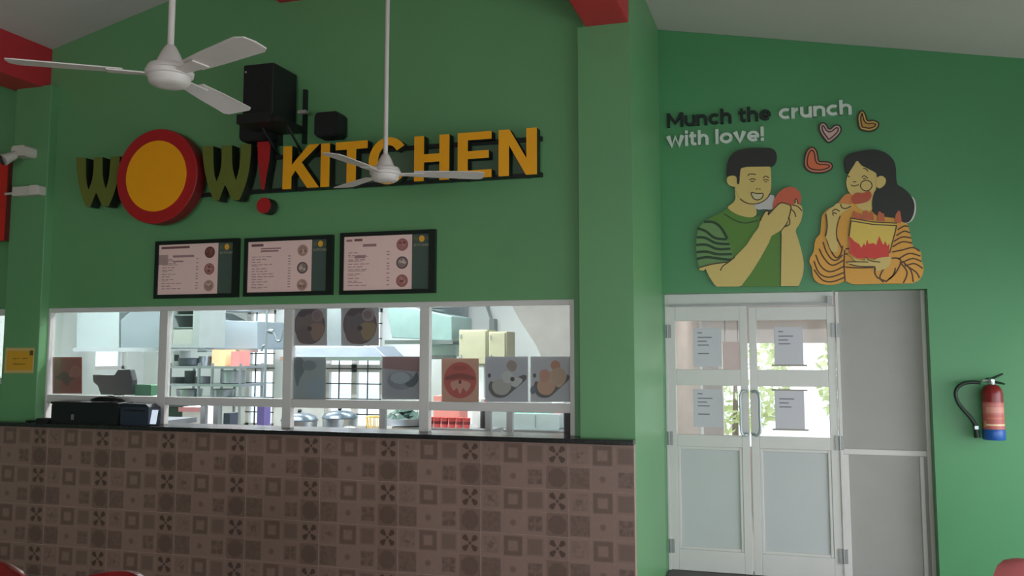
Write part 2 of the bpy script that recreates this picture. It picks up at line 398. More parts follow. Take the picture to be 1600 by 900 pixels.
# counter: tiled front, granite top
TH, TW = 0.285, 0.57
TY = YC-0.055                                   # tile face
ZT0 = CT_Z-0.03
cnt = struct('trim_11', MB().box(-9.0, TY+0.002, 0, XCR1+0.0, YC-0.002, ZT0), GROUT)
seam0 = PX(886.9, TY)
def tile(x0, x1, z0, z1, u0, u1, v0):
    e = 0.0010; ch = 0.0012
    xa, xb, za, zb = x0+e, x1-e, z0+e, z1-e
    vs_ = [(xa+ch, TY, za+ch), (xb-ch, TY, za+ch), (xb-ch, TY, zb-ch), (xa+ch, TY, zb-ch),
           (xa, TY+0.001, za), (xb, TY+0.001, za), (xb, TY+0.001, zb), (xa, TY+0.001, zb),
           (xa, TY+0.006, za), (xb, TY+0.006, za), (xb, TY+0.006, zb), (xa, TY+0.006, zb)]
    fs = [(0, 1, 2, 3)]+[(4+i, 4+(i+1) % 4, (i+1) % 4, i) for i in range(4)]+[(8+i, 8+(i+1) % 4, 4+(i+1) % 4, 4+i) for i in range(4)]
    mb = MB().add(vs_, fs); o = obj('tile', mb, TILE, cnt, recalc=False)
    uvl = o.data.uv_layers.new(name='UVMap')
    for lp in o.data.loops:
        p = o.data.vertices[lp.vertex_index].co
        uvl.data[lp.index].uv = (u0+(u1-u0)*(p.x-x0)/(x1-x0), v0+(1-v0)*(p.z-z0)/(z1-z0))
rows = [(ZT0-TH*(k+1), ZT0-TH*k, 0.0) for k in range(3)]
rows.append((0.0, ZT0-TH*3, 1-(ZT0-TH*3)/TH))
for z0, z1, v0 in rows:
    tile(seam0, XCR1, z0, z1, 0.0, (XCR1-seam0)/TW, v0)
    x = seam0
    while x > -8.6:
        tile(x-TW, x, z0, z1, 0, 1, v0); x -= TW
struct('trim_12', MB().box(-9.0, YC-0.10, CT_Z-0.03, XCR1+0.004, YC-0.001, CT_Z).box(XCL1, YC-0.001, CT_Z-0.03, XCR0-0.001, YK+0.16, CT_Z), GRANITE, bev=0.004)

# serving window: frame, rail, mullions, panes
ym0, ym1 = YW-0.025, YW+0.03
RZ0 = (P(75, 632, YW)[1]+P(890, 641, YW)[1])/2; RZ1 = (P(75, 618, YW)[1]+P(890, 629, YW)[1])/2
fw = 0.05
fr = MB().box(WX0, ym0, CT_Z, WX0+fw, ym1, WZ1).box(WX1-0.03, ym0, CT_Z, WX1, ym1, WZ1).box(WX0+fw, ym0, WZ1-0.035, WX1-0.03, ym1, WZ1)
w1 = struct('window_1', fr, ALU, bev=0.003)
mull = [PX(257, YW), PX(452, YW), PX(665, YW)]
for x in mull: obj('mullion', MB().box(x-0.035, ym0+0.002, CT_Z, x+0.035, ym1-0.002, WZ1-0.035), ALU, w1, bev=0.003)
edges = [WX0+fw]+mull+[WX1-0.03]
for i in range(4):
    a = edges[i]+(0.035 if i else 0); b_ = edges[i+1]-(0.035 if i < 3 else 0)
    obj('rail', MB().box(a, ym0+0.003, RZ0, b_, ym1-0.003, RZ1), ALU, w1, bev=0.003)
    obj('pane', MB().box(a, YW, RZ1, b_, YW+0.005, WZ1-0.035), GLASS, w1)

# ---- the double door with its fixed side panel
YDR = YM+0.10
door = struct('door_1', MB()
    .box(DX0, YDR+0.02, 0, PX(1044, YDR+.03), YDR+0.10, DZ1)
    .box(PX(1044, YDR+.03), YDR+0.02, P(1170, 478, YDR)[1], PX(1304, YDR+.03), YDR+0.10, DZ1-0.0)
    .box(PX(1307, YDR+.03), YDR+0.02, 0, PX(1312, YDR+.03), YDR+0.10, DZ1)
    .box(DX1-0.03, YDR+0.04, 0, DX1, YDR+0.10, DZ1), ALU, bev=0.003)
YD = YDR+0.03
def door_leaf(px0, px1, hinge_left):
    x0, x1 = PX(px0, YD), PX(px1, YD); z1 = P((px0+px1)/2, 479, YD)[1]; z0 = 0.02
    st = 0.075
    za0, za1 = P(1230, 578, YD)[1], P(1230, 500, YD)[1]     # upper glass
    zb0, zb1 = P(1230, 683, YD)[1], P(1230, 604, YD)[1]     # lower glass
    zp0, zp1 = P(1230, 868, YD)[1], P(1230, 702, YD)[1]     # solid panel
    f = MB(); y0, y1 = YD, YD+0.045
    f.box(x0, y0, z0, x0+st*0.75, y1, z1).box(x1-st*0.75, y0, z0, x1, y1, z1)
    for a, b_ in ((z0, zp0), (zp1, zb0), (zb1, za0), (za1, z1)): f.box(x0+st*0.75, y0, a, x1-st*0.75, y1, b_)
    L = obj('door_leaf', f, ALU, door, bev=0.003)
    obj('pane', MB().box(x0+st*.75, YD+0.02, za0, x1-st*.75, YD+0.025, za1), DOORGLASS, L)
    obj('pane', MB().box(x0+st*.75, YD+0.02, zb0, x1-st*.75, YD+0.025, zb1), DOORGLASS, L)
    obj('panel', MB().box(x0+st*.75, YD+0.018, zp0, x1-st*.75, YD+0.03, zp1), PANEL, L)
    bd = MB(); xi0, xi1 = x0+st*.75, x1-st*.75; t = 0.022
    bd.box(xi0, YD+0.004, zp0, xi0+t, YD+0.018, zp1).box(xi1-t, YD+0.004, zp0, xi1, YD+0.018, zp1).box(xi0+t, YD+0.004, zp0, xi1-t, YD+0.018, zp0+t).box(xi0+t, YD+0.004, zp1-t, xi1-t, YD+0.018, zp1)
    obj('panel_bead', bd, ALU, L, bev=0.004)
    hx = x0-0.005 if hinge_left else x1+0.005
    for py in (517, 688, 860):
        zc = P(1170, py, YD)[1]
        obj('hinge', MB().box(hx-0.03, YD-0.012, zc-0.05, hx-0.003, YD+0.001, zc+0.05).box(hx+0.003, YD-0.012, zc-0.05, hx+0.03, YD+0.001, zc+0.05).tube([(hx, YD-0.01, zc-0.05), (hx, YD-0.01, zc+0.05)], 0.008, 8), mat('hinge_grey', (150, 150, 148), 0.4, 0.4), L)
    # pull handle
    hxp = PX(1156, YD) if hinge_left else PX(1185, YD); xe = x1-0.02 if hinge_left else x0+0.02
    zt, zb = P(1170, 612, YD)[1], P(1170, 678, YD)[1]; yo = YD-0.05
    pts = smooth3([(xe, YD, zt), (xe, yo+0.01, zt), ((xe+hxp)/2, yo, zt+0.005), (hxp, yo, zt-0.03), (hxp, yo, (zt+zb)/2), (hxp, yo, zb+0.03), ((xe+hxp)/2, yo, zb-0.005), (xe, yo+0.01, zb), (xe, YD, zb)])
    obj('handle', MB().tube(pts, 0.011, 8), mat('handle_grey', (178, 184, 188), 0.3, 0.4), L)
    return L, (x0, x1, z0, z1, za0, za1, zb0, zb1)
def smooth3(pts, n=4):
    out = []; N = len(pts)
    for i in range(N-1):
        p0, p1, p2, p3 = (Vector(pts[max(0, min(N-1, k))]) for k in (i-1, i, i+1, i+2))
        for k in range(n):
            t = k/n; out.append(0.5*((2*p1)+(p2-p0)*t+(2*p0-5*p1+4*p2-p3)*t*t+(3*p1-p0-3*p2+p3)*t**3))
    return out+[Vector(pts[-1])]
LL, dl = door_leaf(1044, 1168, True)
LR, dr = door_leaf(1170.5, 1306, False)
obj('closer_rail', MB().box(PX(1046, YDR), YDR-0.005, P(1170, 476, YDR)[1]-0.008, PX(1303, YDR), YDR+0.02, P(1170, 476, YDR)[1]+0.006).box(PX(1295, YDR), YDR-0.02, P(1300, 474, YDR)[1], PX(1303, YDR), YDR+0.02, P(1300, 463, YDR)[1]), mat('hinge_grey', (150, 150, 148)), door)
px0, px1 = PX(1312, YDR+.03), DX1-0.03
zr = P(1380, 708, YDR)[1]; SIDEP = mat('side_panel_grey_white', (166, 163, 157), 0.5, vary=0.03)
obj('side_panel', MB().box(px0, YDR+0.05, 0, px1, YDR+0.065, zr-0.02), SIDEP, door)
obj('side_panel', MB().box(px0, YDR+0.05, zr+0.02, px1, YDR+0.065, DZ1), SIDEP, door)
obj('side_rail', MB().box(px0, YDR+0.035, zr-0.02, px1, YDR+0.075, zr+0.02).box(px0, YDR+0.035, 0, px0+0.035, YDR+0.05, zr-0.02).box(px1-0.05, YDR+0.035, 0, px1-0.02, YDR+0.05, zr-0.02), ALU, door, bev=0.004)
struct('trim_13', MB().box(DX0, YM-0.06, 0, DX1, YM+0.25, 0.018), mat('door_sill_stone', (70, 62, 60), 0.5))

# notices taped on the door glass
def notice(px0, py0, px1, py1, label, lines, bar):
    y = YD-0.0005+0.0185
    x0, z1 = P(px0, py0, y); x1, z0 = P(px1, py1, y)
    o = thing('paper_notice', label, 'paper', 'paper notices taped to the door glass', ((x0+x1)/2, y, z0))
    m = MB().box(x0, y-0.0008, z0, x1, y, z1, c=(206, 202, 210))
    obj('sheet', m.xform(Matrix.Translation((-(x0+x1)/2, -y, -z0))), PRINT, o)
    m = MB(); H = z1-z0; Wd = x1-x0
    for fy, fx0, fx1 in lines:
        m.box(x0+Wd*fx0, y-0.0014, z1-H*fy-0.004, x0+Wd*fx1, y-0.0008, z1-H*fy+0.004, c=(120, 116, 128))
    obj('print', m.xform(Matrix.Translation((-(x0+x1)/2, -y, -z0))), PRINT, o)['kind'] = 'stuff'
    for zz in bar or ():
        m = MB(); m.box(x0-0.02, y-0.0022, z0+H*zz-0.006, x1+0.025, y-0.0014, z0+H*zz+0.006, c=(160, 152, 140))
        obj('tape', m.xform(Matrix.Translation((-(x0+x1)/2, -y, -z0))), PRINT, o)
ln = [(0.12, .15, .32), (0.24, .15, .66), (0.34, .15, .48), (0.44, .15, .56), (0.66, .15, .55)]
notice(1083, 513, 1128, 573, 'white notice on the upper pane of the left door leaf', ln, None)
notice(1209, 511, 1256, 571, 'lilac white notice on the upper pane of the right door leaf, taped along its foot', ln[:4], (0.0,))
notice(1083, 608, 1130, 668, 'pale notice on the lower pane of the left door leaf, beside the handle', ln, None)
notice(1210, 608, 1258, 672, 'lilac notice on the lower pane of the right door leaf, taped top and bottom', ln[1:4], (0.98, 0.0))

# passage behind the door
BEIGE = mat('beige_passage_wall', (208, 194, 186), 0.7)
struct('wall_passage_left', MB().box(KX1+0.2, YM+0.25, 0, KX1+0.205, 9.6, 2.9), BEIGE)
struct('wall_passage_right', MB().box(2.2, YM+0.25, 0, 2.35, 9.6, 2.9), BEIGE)
struct('ceiling_passage', MB().box(KX1+0.205, YM+0.25, 2.55, 2.2, 10.4, 2.7), BEIGE)
pl_z = P(1230, 536, 10.2)[1]
struct('wall_passage_rear', MB().box(-1.5, 10.2, pl_z, 3.2, 10.35, 2.55).box(-1.5, 10.2, 0, 3.2, 10.35, 0.62).box(-1.2, 10.2, 0.62, PX(1128, 10.2), 10.35, pl_z), BEIGE)
_bx0, _bx1 = P(1129, 550, 9.6)[0], P(1157, 550, 9.6)[0]; _bz1, _bz0 = P(1140, 534, 9.6)[1], P(1140, 578, 9.6)[1]
_o = thing('hanging_board', 'dull brown board hung in the passage behind the left door glass', 'board', None, ((_bx0+_bx1)/2, 9.6, _bz0))
obj('board', MB().box((_bx0-_bx1)/2, 0, 0, (_bx1-_bx0)/2, .03, _bz1-_bz0), mat('board_brown', (150, 116, 100), .7), _o)
for _s in (-1, 1): obj('hanger', MB().tube([(_s*(_bx1-_bx0)*.35, .015, _bz1-_bz0), (_s*(_bx1-_bx0)*.35, .015, 2.55-_bz0)], .004, 6), BLACKM, _o)

# ================================================================== SIGN
SY = YK-0.13                                   # front face of the letters
sign = thing('restaurant_sign', 'big raised WOW! KITCHEN sign in olive, red and amber above the menu boards', 'sign')
def quad_map(tl, tr, br, bl, Y):
    """unit square on the wall plane whose corners are seen at the four photo points"""
    a, b_, c_, d_ = (P(*p, Y) for p in (tl, tr, br, bl))
    def f(u, v):
        x = (1-u)*(1-v)*d_[0]+u*(1-v)*c_[0]+u*v*b_[0]+(1-u)*v*a[0]
        z = (1-u)*(1-v)*d_[1]+u*(1-v)*c_[1]+u*v*b_[1]+(1-u)*v*a[1]
        return (x, z)
    return f
KZ0 = (P(443, 296, SY)[1]+P(838, 272, SY)[1])/2; KZ1 = (P(443, 229, SY)[1]+P(838, 199, SY)[1])/2
H = KZ1-KZ0
def letter(polys, x0, x1, face, z0=None, z1=None, th=0.075):
    z0 = KZ0 if z0 is None else z0; z1 = KZ1 if z1 is None else z1
    m = MB()
    for k, p in enumerate(polys):
        m.prism([(x0+(x1-x0)*u, z0+(z1-z0)*v) for u, v in p], SY+0.0004*k, SY+th, 0, 1)
    return obj('letter', m, [face, LETTER_SIDE], sign)
ext = [('K', 442, 499), ('I', 501, 515), ('T', 524, 574), ('C', 577, 637), ('H', 647, 702), ('E', 715, 768), ('N', 779, 839)]
def lx(px, low=True): return P(px, 260, SY)[0]
S = 0.26
for ch, a, b_ in ext:
    x0, x1 = lx(a), lx(b_); wd = x1-x0; t = 0.071/wd; th = 0.20
    if ch == 'K':
        polys = [[(0, 0), (t, 0), (t, 1), (0, 1)], [(t, .30), (t, .58), (.68, 1), (1, 1)], [(t*1.35, .52), (t*2.0, .74), (1, 0), (.68, 0)]]
        polys = [[(0, 0), (t, 0), (t, .28), (t*1.42, .42), (.68, 0), (1, 0), (t*2.1, .60), (1, 1), (.70, 1), (t, .56), (t, 1), (0, 1)]]
    elif ch == 'I': polys = [[(0, 0), (1, 0), (1, 1), (0, 1)]]
    elif ch == 'T': polys = [[(.5-t/2, 0), (.5+t/2, 0), (.5+t/2, .82), (1, .82), (1, 1), (0, 1), (0, .82), (.5-t/2, .82)]]
    elif ch == 'H': polys = [[(0, 0), (t, 0), (t, .41), (1-t, .41), (1-t, 0), (1, 0), (1, 1), (1-t, 1), (1-t, .59), (t, .59), (t, 1), (0, 1)]]
    elif ch == 'E': polys = [[(0, 0), (1, 0), (1, .17), (t, .17), (t, .42), (.92, .42), (.92, .59), (t, .59), (t, .83), (1, .83), (1, 1), (0, 1)]]
    elif ch == 'N': polys = [[(0, 0), (t, 0), (t, .66), (1-t*1.05, 0), (1, 0), (1, 1), (1-t, 1), (1-t, .36), (t*1.05, 1), (0, 1)]]
    else:
        out = []; inn = []
        for k in range(25):
            an = math.radians(38+(322-38)*k/24)
            out.append((.5+.52*math.cos(an), .5+.53*math.sin(an))); inn.append((.5+(.52-t)*math.cos(an), .5+.35*math.sin(an)))
        polys = [out+inn[::-1]]
    letter(polys, x0, x1, YELL)
# the curled W twice, O as a disc in a ring, and the exclamation mark
def crop8(p): return (100+p[0]/4.444, 180+p[1]/4.442)
Wp = smooth([(960, 212), (964, 290), (974, 370), (990, 450), (1014, 530), (1044, 592)], 3, False) + [(1072, 594)] + \
     smooth([(1078, 588), (1098, 532), (1118, 484)], 2, False) + smooth([(1128, 500), (1150, 552), (1172, 588)], 2, False) + [(1190, 590), (1216, 588)] + \
     smooth([(1222, 580), (1258, 490), (1284, 390), (1296, 290), (1300, 200)], 3, False) + \
     [(1228, 203)] + smooth([(1224, 280), (1216, 370), (1194, 454)], 3, False) + smooth([(1180, 410), (1168, 340), (1166, 208)], 3, False) + \
     [(1096, 210)] + smooth([(1096, 290), (1086, 380), (1060, 460)], 3, False) + smooth([(1046, 420), (1038, 340), (1036, 214)], 3, False)
wz0 = P(341, 313, SY)[1]; wz1 = P(355, 226, SY)[1]
wq = [(u, v) for u, v in (P(*crop8(p), SY) for p in Wp)]
wx0, wx1 = min(p[0] for p in wq), max(p[0] for p in wq); wzz0, wzz1 = min(p[1] for p in wq), max(p[1] for p in wq)
# straighten the slant of the perspective: measured on the plane already, so the outline is used as it stands
m = MB().prism(wq, SY, SY+0.09, 0, 1); obj('letter', m, [OLIVE, LETTER_SIDE], sign)
l0, l1 = P(119, 250, SY)[0], P(187, 250, SY)[0]; b0 = P(140, 324, SY)[1]; b1 = P(150, 244, SY)[1]
wq2 = [(l0+(x-wx0)/(wx1-wx0)*(l1-l0), b0+(z-wzz0)/(wzz1-wzz0)*(b1-b0)) for x, z in wq]
m = MB().prism(wq2, SY, SY+0.09, 0, 1); obj('letter', m, [OLIVE, LETTER_SIDE], sign)
oc = P(250, 276.5, SY); orz = (P(250, 203, SY)[1]-P(250, 350, SY)[1])/2
ring = obj('ring', MB().prism(ellipse(oc[0]-0.005, oc[1], orz, orz, 64), SY-0.035, SY+0.07, 0, 1), [REDL, mat('ring_side', (110, 20, 22), 0.5)], sign, bev=0.006)
obj('disc', MB().prism(ellipse(oc[0]-0.005, oc[1], orz*0.74, orz*0.745, 64), SY-0.043, SY-0.034), AMBER, ring)
ex = [(402, 222), (423, 220), (421, 250), (416, 276), (413, 296), (409, 297), (406, 277), (403, 250)]
obj('letter', MB().prism([P(*p, SY) for p in ex], SY, SY+0.09, 0, 1), [REDL, LETTER_SIDE], sign)
ec = P(412, 321, SY); er = (P(412, 309, SY)[1]-P(412, 334, SY)[1])/2
obj('letter_dot', MB().prism(ellipse(ec[0], ec[1], er, er, 24), SY, SY+0.09, 0, 1), [REDL, LETTER_SIDE], sign)
# rails and stand-offs
xa, xb = P(135, 260, SY)[0], P(842, 250, SY)[0]
for zz in (KZ0+0.012, KZ1-0.055):
    obj('rail', MB().box(xa+ (0.0 if zz < KZ0+0.1 else 1.2), SY+0.075, zz-0.014, xb, SY+0.10, zz+0.014), BLACKM, sign)
for k in range(9):
    x = xa+0.1+(xb-xa-0.2)*k/8; obj('standoff', MB().box(x-0.012, SY+0.09, KZ0, x+0.012, YK, KZ0+0.024), BLACKM, sign)
back = mat('smoked_backing', (92, 116, 88), 0.4, vary=0.05)
obj('backing_panel', MB().box(P(380, 260, SY)[0], SY+0.10, KZ0+0.02, xb-0.02, SY+0.106, KZ1-0.06), back, sign)

# ================================================================== MENU BOARDS
def shapes_obj(name, shapes, y0, parent, origin, m=PRINT, dy=0.0005):
    """printed shapes, each laid just in front of the one before"""
    mb = MB()
    for k, (pts, c) in enumerate(shapes): mb.flat(pts, y0-dy*(k+1), c)
    mb.xform(Matrix.Translation(-Vector(origin))); o = obj(name, mb, m, parent, recalc=False); o['kind'] = 'stuff'; return o
def glyph_mesh(ch, th, bold):
    cu = bpy.data.curves.new('glyph', 'FONT'); cu.body = ch; cu.size = 1.0; cu.offset = bold; cu.resolution_u = 4
    ob = bpy.data.objects.new('glyph', cu); C.objects.link(ob)
    me = bpy.data.meshes.new_from_object(ob.evaluated_get(bpy.context.evaluated_depsgraph_get()))
    vs_ = [(v.co.x, v.co.y) for v in me.vertices]; fs = [tuple(p.vertices) for p in me.polygons]
    bpy.data.objects.remove(ob); bpy.data.curves.remove(cu); bpy.data.meshes.remove(me)
    return vs_, fs
GL = {}
def glyph(ch, bold):
    if (ch, bold) not in GL: GL[(ch, bold)] = glyph_mesh(ch, 0, bold)
    return GL[(ch, bold)]
def flat_text(mb, s, x0, x1, z0, h, y, c, bold=0.02, mi=0):
    """text fitted between x0 and x1 on the baseline z0, capitals h high"""
    adv = 0; pl = []
    for ch in s:
        if ch == ' ': adv += 0.3; continue
        vs_, fs = glyph(ch, bold); a = min(p[0] for p in vs_); b_ = max(p[0] for p in vs_)
        pl.append((vs_, fs, adv-a)); adv += b_-a+0.07
    k = (x1-x0)/(adv-0.07)
    for vs_, fs, dx in pl: mb.add([(x0+(x+dx)*k, y, z0+z*h/0.73) for x, z in vs_], fs, mi, c)
def menu_board(tl, tr, br, bl, label, split, title, dishes, words, seed):
    rnd = random.Random(seed)
    Yf = YK-0.035
    q = [P(*p, Yf) for p in (tl, tr, br, bl)]
    x0, x1 = (q[0][0]+q[3][0])/2, (q[1][0]+q[2][0])/2; z1, z0 = (q[0][1]+q[1][1])/2, (q[2][1]+q[3][1])/2
    o = thing('menu_board', label, 'menu board', 'framed menu boards over the serving window', ((x0+x1)/2, YK, z0)); org = o.location
    T = Matrix.Translation(-Vector(org)); t = 0.028
    BF = mat('menu_frame_black', (16, 26, 20), 0.4)
    for bx in ((x0, z0, x0+t, z1), (x1-t*1.6, z0, x1, z1), (x0+t, z0, x1-t*1.6, z0+t), (x0+t, z1-t, x1-t*1.6, z1)):
        obj('frame_bar', MB().box(bx[0], Yf, bx[1], bx[2], YK-0.001, bx[3]).xform(T), BF, o)
    xs, xe, zs, ze = x0+t, x1-t*1.6, z0+t, z1-t
    sp = xs+(xe-xs)*split; yp = Yf+0.012
    obj('menu_sheet', MB().box(xs, yp, zs, sp, YK-0.002, ze, c=(250, 212, 204)).xform(T), PRINT_GLOSS, o)
    obj('logo_strip', MB().box(sp, yp, zs, xe, YK-0.002, ze, c=(80, 94, 86)).xform(T), PRINT_GLOSS, o)
    Wd, Hh = sp-xs, ze-zs
    U = lambda u, v: (xs+Wd*u, zs+Hh*v)
    def R(u0, v0, u1, v1): return [U(u0, v0), U(u1, v0), U(u1, v1), U(u0, v1)]
    txt = []
    for (u0, u1, v, hh, c) in words: txt.append((R(u0, v-hh/2, u1, v+hh/2), c))
    # blurred rows of dishes and prices
    v = 0.70
    while v > 0.08:
        L = rnd.uniform(0.16, 0.36); u = 0.06
        while u < L:
            wl = rnd.uniform(0.04, 0.09); txt.append((R(u, v-0.008, u+wl, v+0.008), (184, 146, 146))); u += wl+0.018
        txt.append((R(0.635, v-0.008, 0.675, v+0.008), (170, 134, 134)))
        if rnd.random() < 0.4: txt.append((R(0.06, v-0.032, 0.06+rnd.uniform(.1, .3), v-0.022), (184, 146, 148))); v -= 0.028
        v -= 0.052
    shapes_obj('menu_print', txt, yp, o, org, PRINT_GLOSS, 0.00002)
    for k, (cv, cols) in enumerate(dishes):
        cu = 0.86; rz = 0.115*Hh
        cx, cz = U(cu, cv); sh = [(ellipse(cx, cz, rz*1.02, rz, 20), cols[0]), (ellipse(cx, cz, rz*.82, rz*.8, 18), cols[1])]
        for j in range(5): sh.append((ellipse(cx+rnd.uniform(-.4, .4)*rz, cz+rnd.uniform(-.4, .4)*rz, rz*rnd.uniform(.18, .34), rz*rnd.uniform(.15, .3), 9), cols[2+j % 2]))
        shapes_obj('dish_photo', sh, yp-0.0004, o, org, PRINT_GLOSS, 0.0002)
    # small logo: amber disc, letters either side, a word under it
    Ws = xe-sp; lc = (sp+Ws*0.56, ze-Hh*0.085)
    mb = MB(); mb.flat(ellipse(lc[0], lc[1], Hh*0.055, Hh*0.06, 18), yp-0.0006, (238, 176, 64))
    flat_text(mb, 'W', lc[0]-Hh*0.16, lc[0]-Hh*0.075, lc[1]-Hh*0.04, Hh*0.08, yp-0.0006, (122, 118, 60))
    flat_text(mb, 'W', lc[0]+Hh*0.075, lc[0]+Hh*0.15, lc[1]-Hh*0.04, Hh*0.08, yp-0.0006, (122, 118, 60))
    flat_text(mb, '!', lc[0]+Hh*0.165, lc[0]+Hh*0.18, lc[1]-Hh*0.04, Hh*0.08, yp-0.0006, (170, 50, 50))
    flat_text(mb, 'KITCHEN', lc[0]-Hh*0.15, lc[0]+Hh*0.17, lc[1]-Hh*0.135, Hh*0.045, yp-0.0006, (150, 150, 130))
    obj('logo', mb.xform(T), PRINT_GLOSS, o, recalc=False)
dk = (128, 88, 88)
D_brown = [(110, 66, 66), (128, 80, 74), (150, 96, 86), (96, 56, 54)]
D_pink = [(168, 108, 108), (178, 120, 114), (196, 140, 130), (140, 84, 84)]
D_pale = [(196, 160, 150), (178, 138, 128), (206, 178, 160), (150, 104, 98)]
D_bowl = [(100, 84, 86), (150, 128, 122), (208, 190, 178), (186, 166, 154)]
menu_board((243, 377), (374, 372), (368, 464), (239, 467), 'leftmost menu board, with a dark brown dish in its top circle', 0.80, '', [(0.82, D_brown), (0.49, D_pink), (0.16, D_pale)],
           [(.04, .52, .94, .045, dk), (.24, .60, .76, .045, (176, 134, 136)), (.24, .42, .66, .03, (180, 140, 140)), (.0, .16, .70, .20, (190, 158, 150))], 1)
menu_board((382, 373), (521, 366), (516, 460), (379, 464), 'middle menu board, with a short title and a grey bowl in its centre circle', 0.81, '', [(0.80, D_pale), (0.46, D_bowl), (0.13, D_pale)],
           [(.05, .24, .93, .05, dk), (.20, .52, .86, .025, (170, 128, 128)), (.20, .48, .81, .035, (168, 126, 126))], 2)
menu_board((532, 366), (680, 356), (679, 456), (529, 462), 'rightmost menu board, nearest the column, with a large dark bowl in its centre circle', 0.80, '', [(0.82, D_pink), (0.49, D_bowl), (0.16, D_pink)],
           [(.03, .12, .93, .04, (160, 120, 118)), (.15, .27, .935, .045, dk), (.28, .48, .83, .05, (172, 130, 130)), (.16, .32, .62, .05, (176, 136, 136))], 3)

# ================================================================== SPEAKERS
def rx(px, py, Y): return P(px, py, Y)
Yf, Yb = 5.29, 5.61
sx0, sx1 = P(378, 150, Yf)[0], P(425, 150, Yf)[0]; sz1 = P(400, 99, Yf)[1]; sz0 = P(400, 186, Yf)[1]
spk = thing('loudspeaker', 'large black loudspeaker cabinet on a wall bracket above the sign', 'speaker', loc=((sx0+sx1)/2, Yf+.15, sz0))
T = Matrix.Translation(-spk.location)
obj('cabinet', MB().box(sx0, Yf+0.012, sz0, sx1, Yb, sz1).xform(T), mat('speaker_black', (20, 21, 20), 0.6), spk, bev=0.008)
obj('grille', MB().box(sx0+0.008, Yf, sz0+0.01, sx1-0.008, Yf+0.014, sz1-0.008).xform(T), mat('speaker_grille', (16, 17, 16), 0.75, bump=0.8), spk, bev=0.004)
bc = P(384, 113, Yf)
obj('badge', MB().box(bc[0]-0.006, Yf-0.002, bc[1]-0.006, bc[0]+0.008, Yf+0.002, bc[1]+0.008).xform(T), CHROME, spk)
br = thing('speaker_bracket', 'black metal wall bracket with two struts holding the large loudspeaker', 'bracket', loc=((sx0+sx1)/2, YK, sz0-0.3))
T = Matrix.Translation(-br.location)
xr1, xr2 = P(437, 200, YK-0.03)[0], P(475, 200, YK-0.03)[0]
zlo = P(475, 224, YK-0.03)[1]; zhi = P(475, 140, YK-0.03)[1]
sh_x0 = P(373, 180, Yf-0.02)[0]
obj('shelf_plate', MB().box(sh_x0, Yf-0.03, sz0-0.035, xr2+0.02, YK-0.035, sz0-0.001).xform(T), BLACKM, br)
obj('shelf_lip', MB().box(sh_x0, Yf-0.045, sz0-0.035, sx1+0.02, Yf-0.03, sz0+0.03).xform(T), BLACKM, br)
for x in (xr1, xr2):
    obj('wall_rail', MB().box(x-0.012, YK-0.035, zlo, x+0.012, YK-0.001, zhi).xform(T), BLACKM, br)
    obj('strut', MB().tube([(x, Yf+0.10, sz0-0.03), (x, YK-0.02, sz0-0.20)], 0.010, 6).xform(T), BLACKM, br)
cp = P(476, 178, Yb-0.05)
obj('cable_clip', MB().box(cp[0]-0.035, Yb-0.09, cp[1]-0.004, cp[0]+0.03, Yb-0.05, cp[1]+0.018).xform(T), mat('clip_grey', (170, 165, 155), 0.5), br)
def small_speaker(px0, py0, px1, py1, label):
    y0 = YK-0.17; a = P(px0, (py0+py1)/2, y0); b_ = P(px1, (py0+py1)/2, y0); zt = P((px0+px1)/2, py0, y0)[1]; zb = P((px0+px1)/2, py1, y0)[1]
    x0, x1 = a[0], b_[0]; o = thing('satellite_speaker', label, 'speaker', loc=((x0+x1)/2, y0, zb)); T = Matrix.Translation(-o.location)
    obj('cabinet', MB().cbox(x0, y0+0.012, zb, x1, YK-0.03, zt, 0.02).xform(T), mat('speaker_black', (20, 21, 20)), o)
    obj('grille', MB().cbox(x0+0.006, y0, zb+0.006, x1-0.006, y0+0.013, zt-0.006, 0.02).xform(T), mat('speaker_grille', (16, 17, 16)), o)
    obj('wall_mount', MB().box((x0+x1)/2-0.03, YK-0.032, zb+0.05, (x0+x1)/2+0.03, YK-0.001, zt-0.05).xform(T), BLACKM, o)
small_speaker(373, 183, 417, 219, 'small black speaker left of the bracket struts, under the large loudspeaker')
small_speaker(490, 174, 527, 212, 'small black speaker alone on the wall, right of the large loudspeaker')

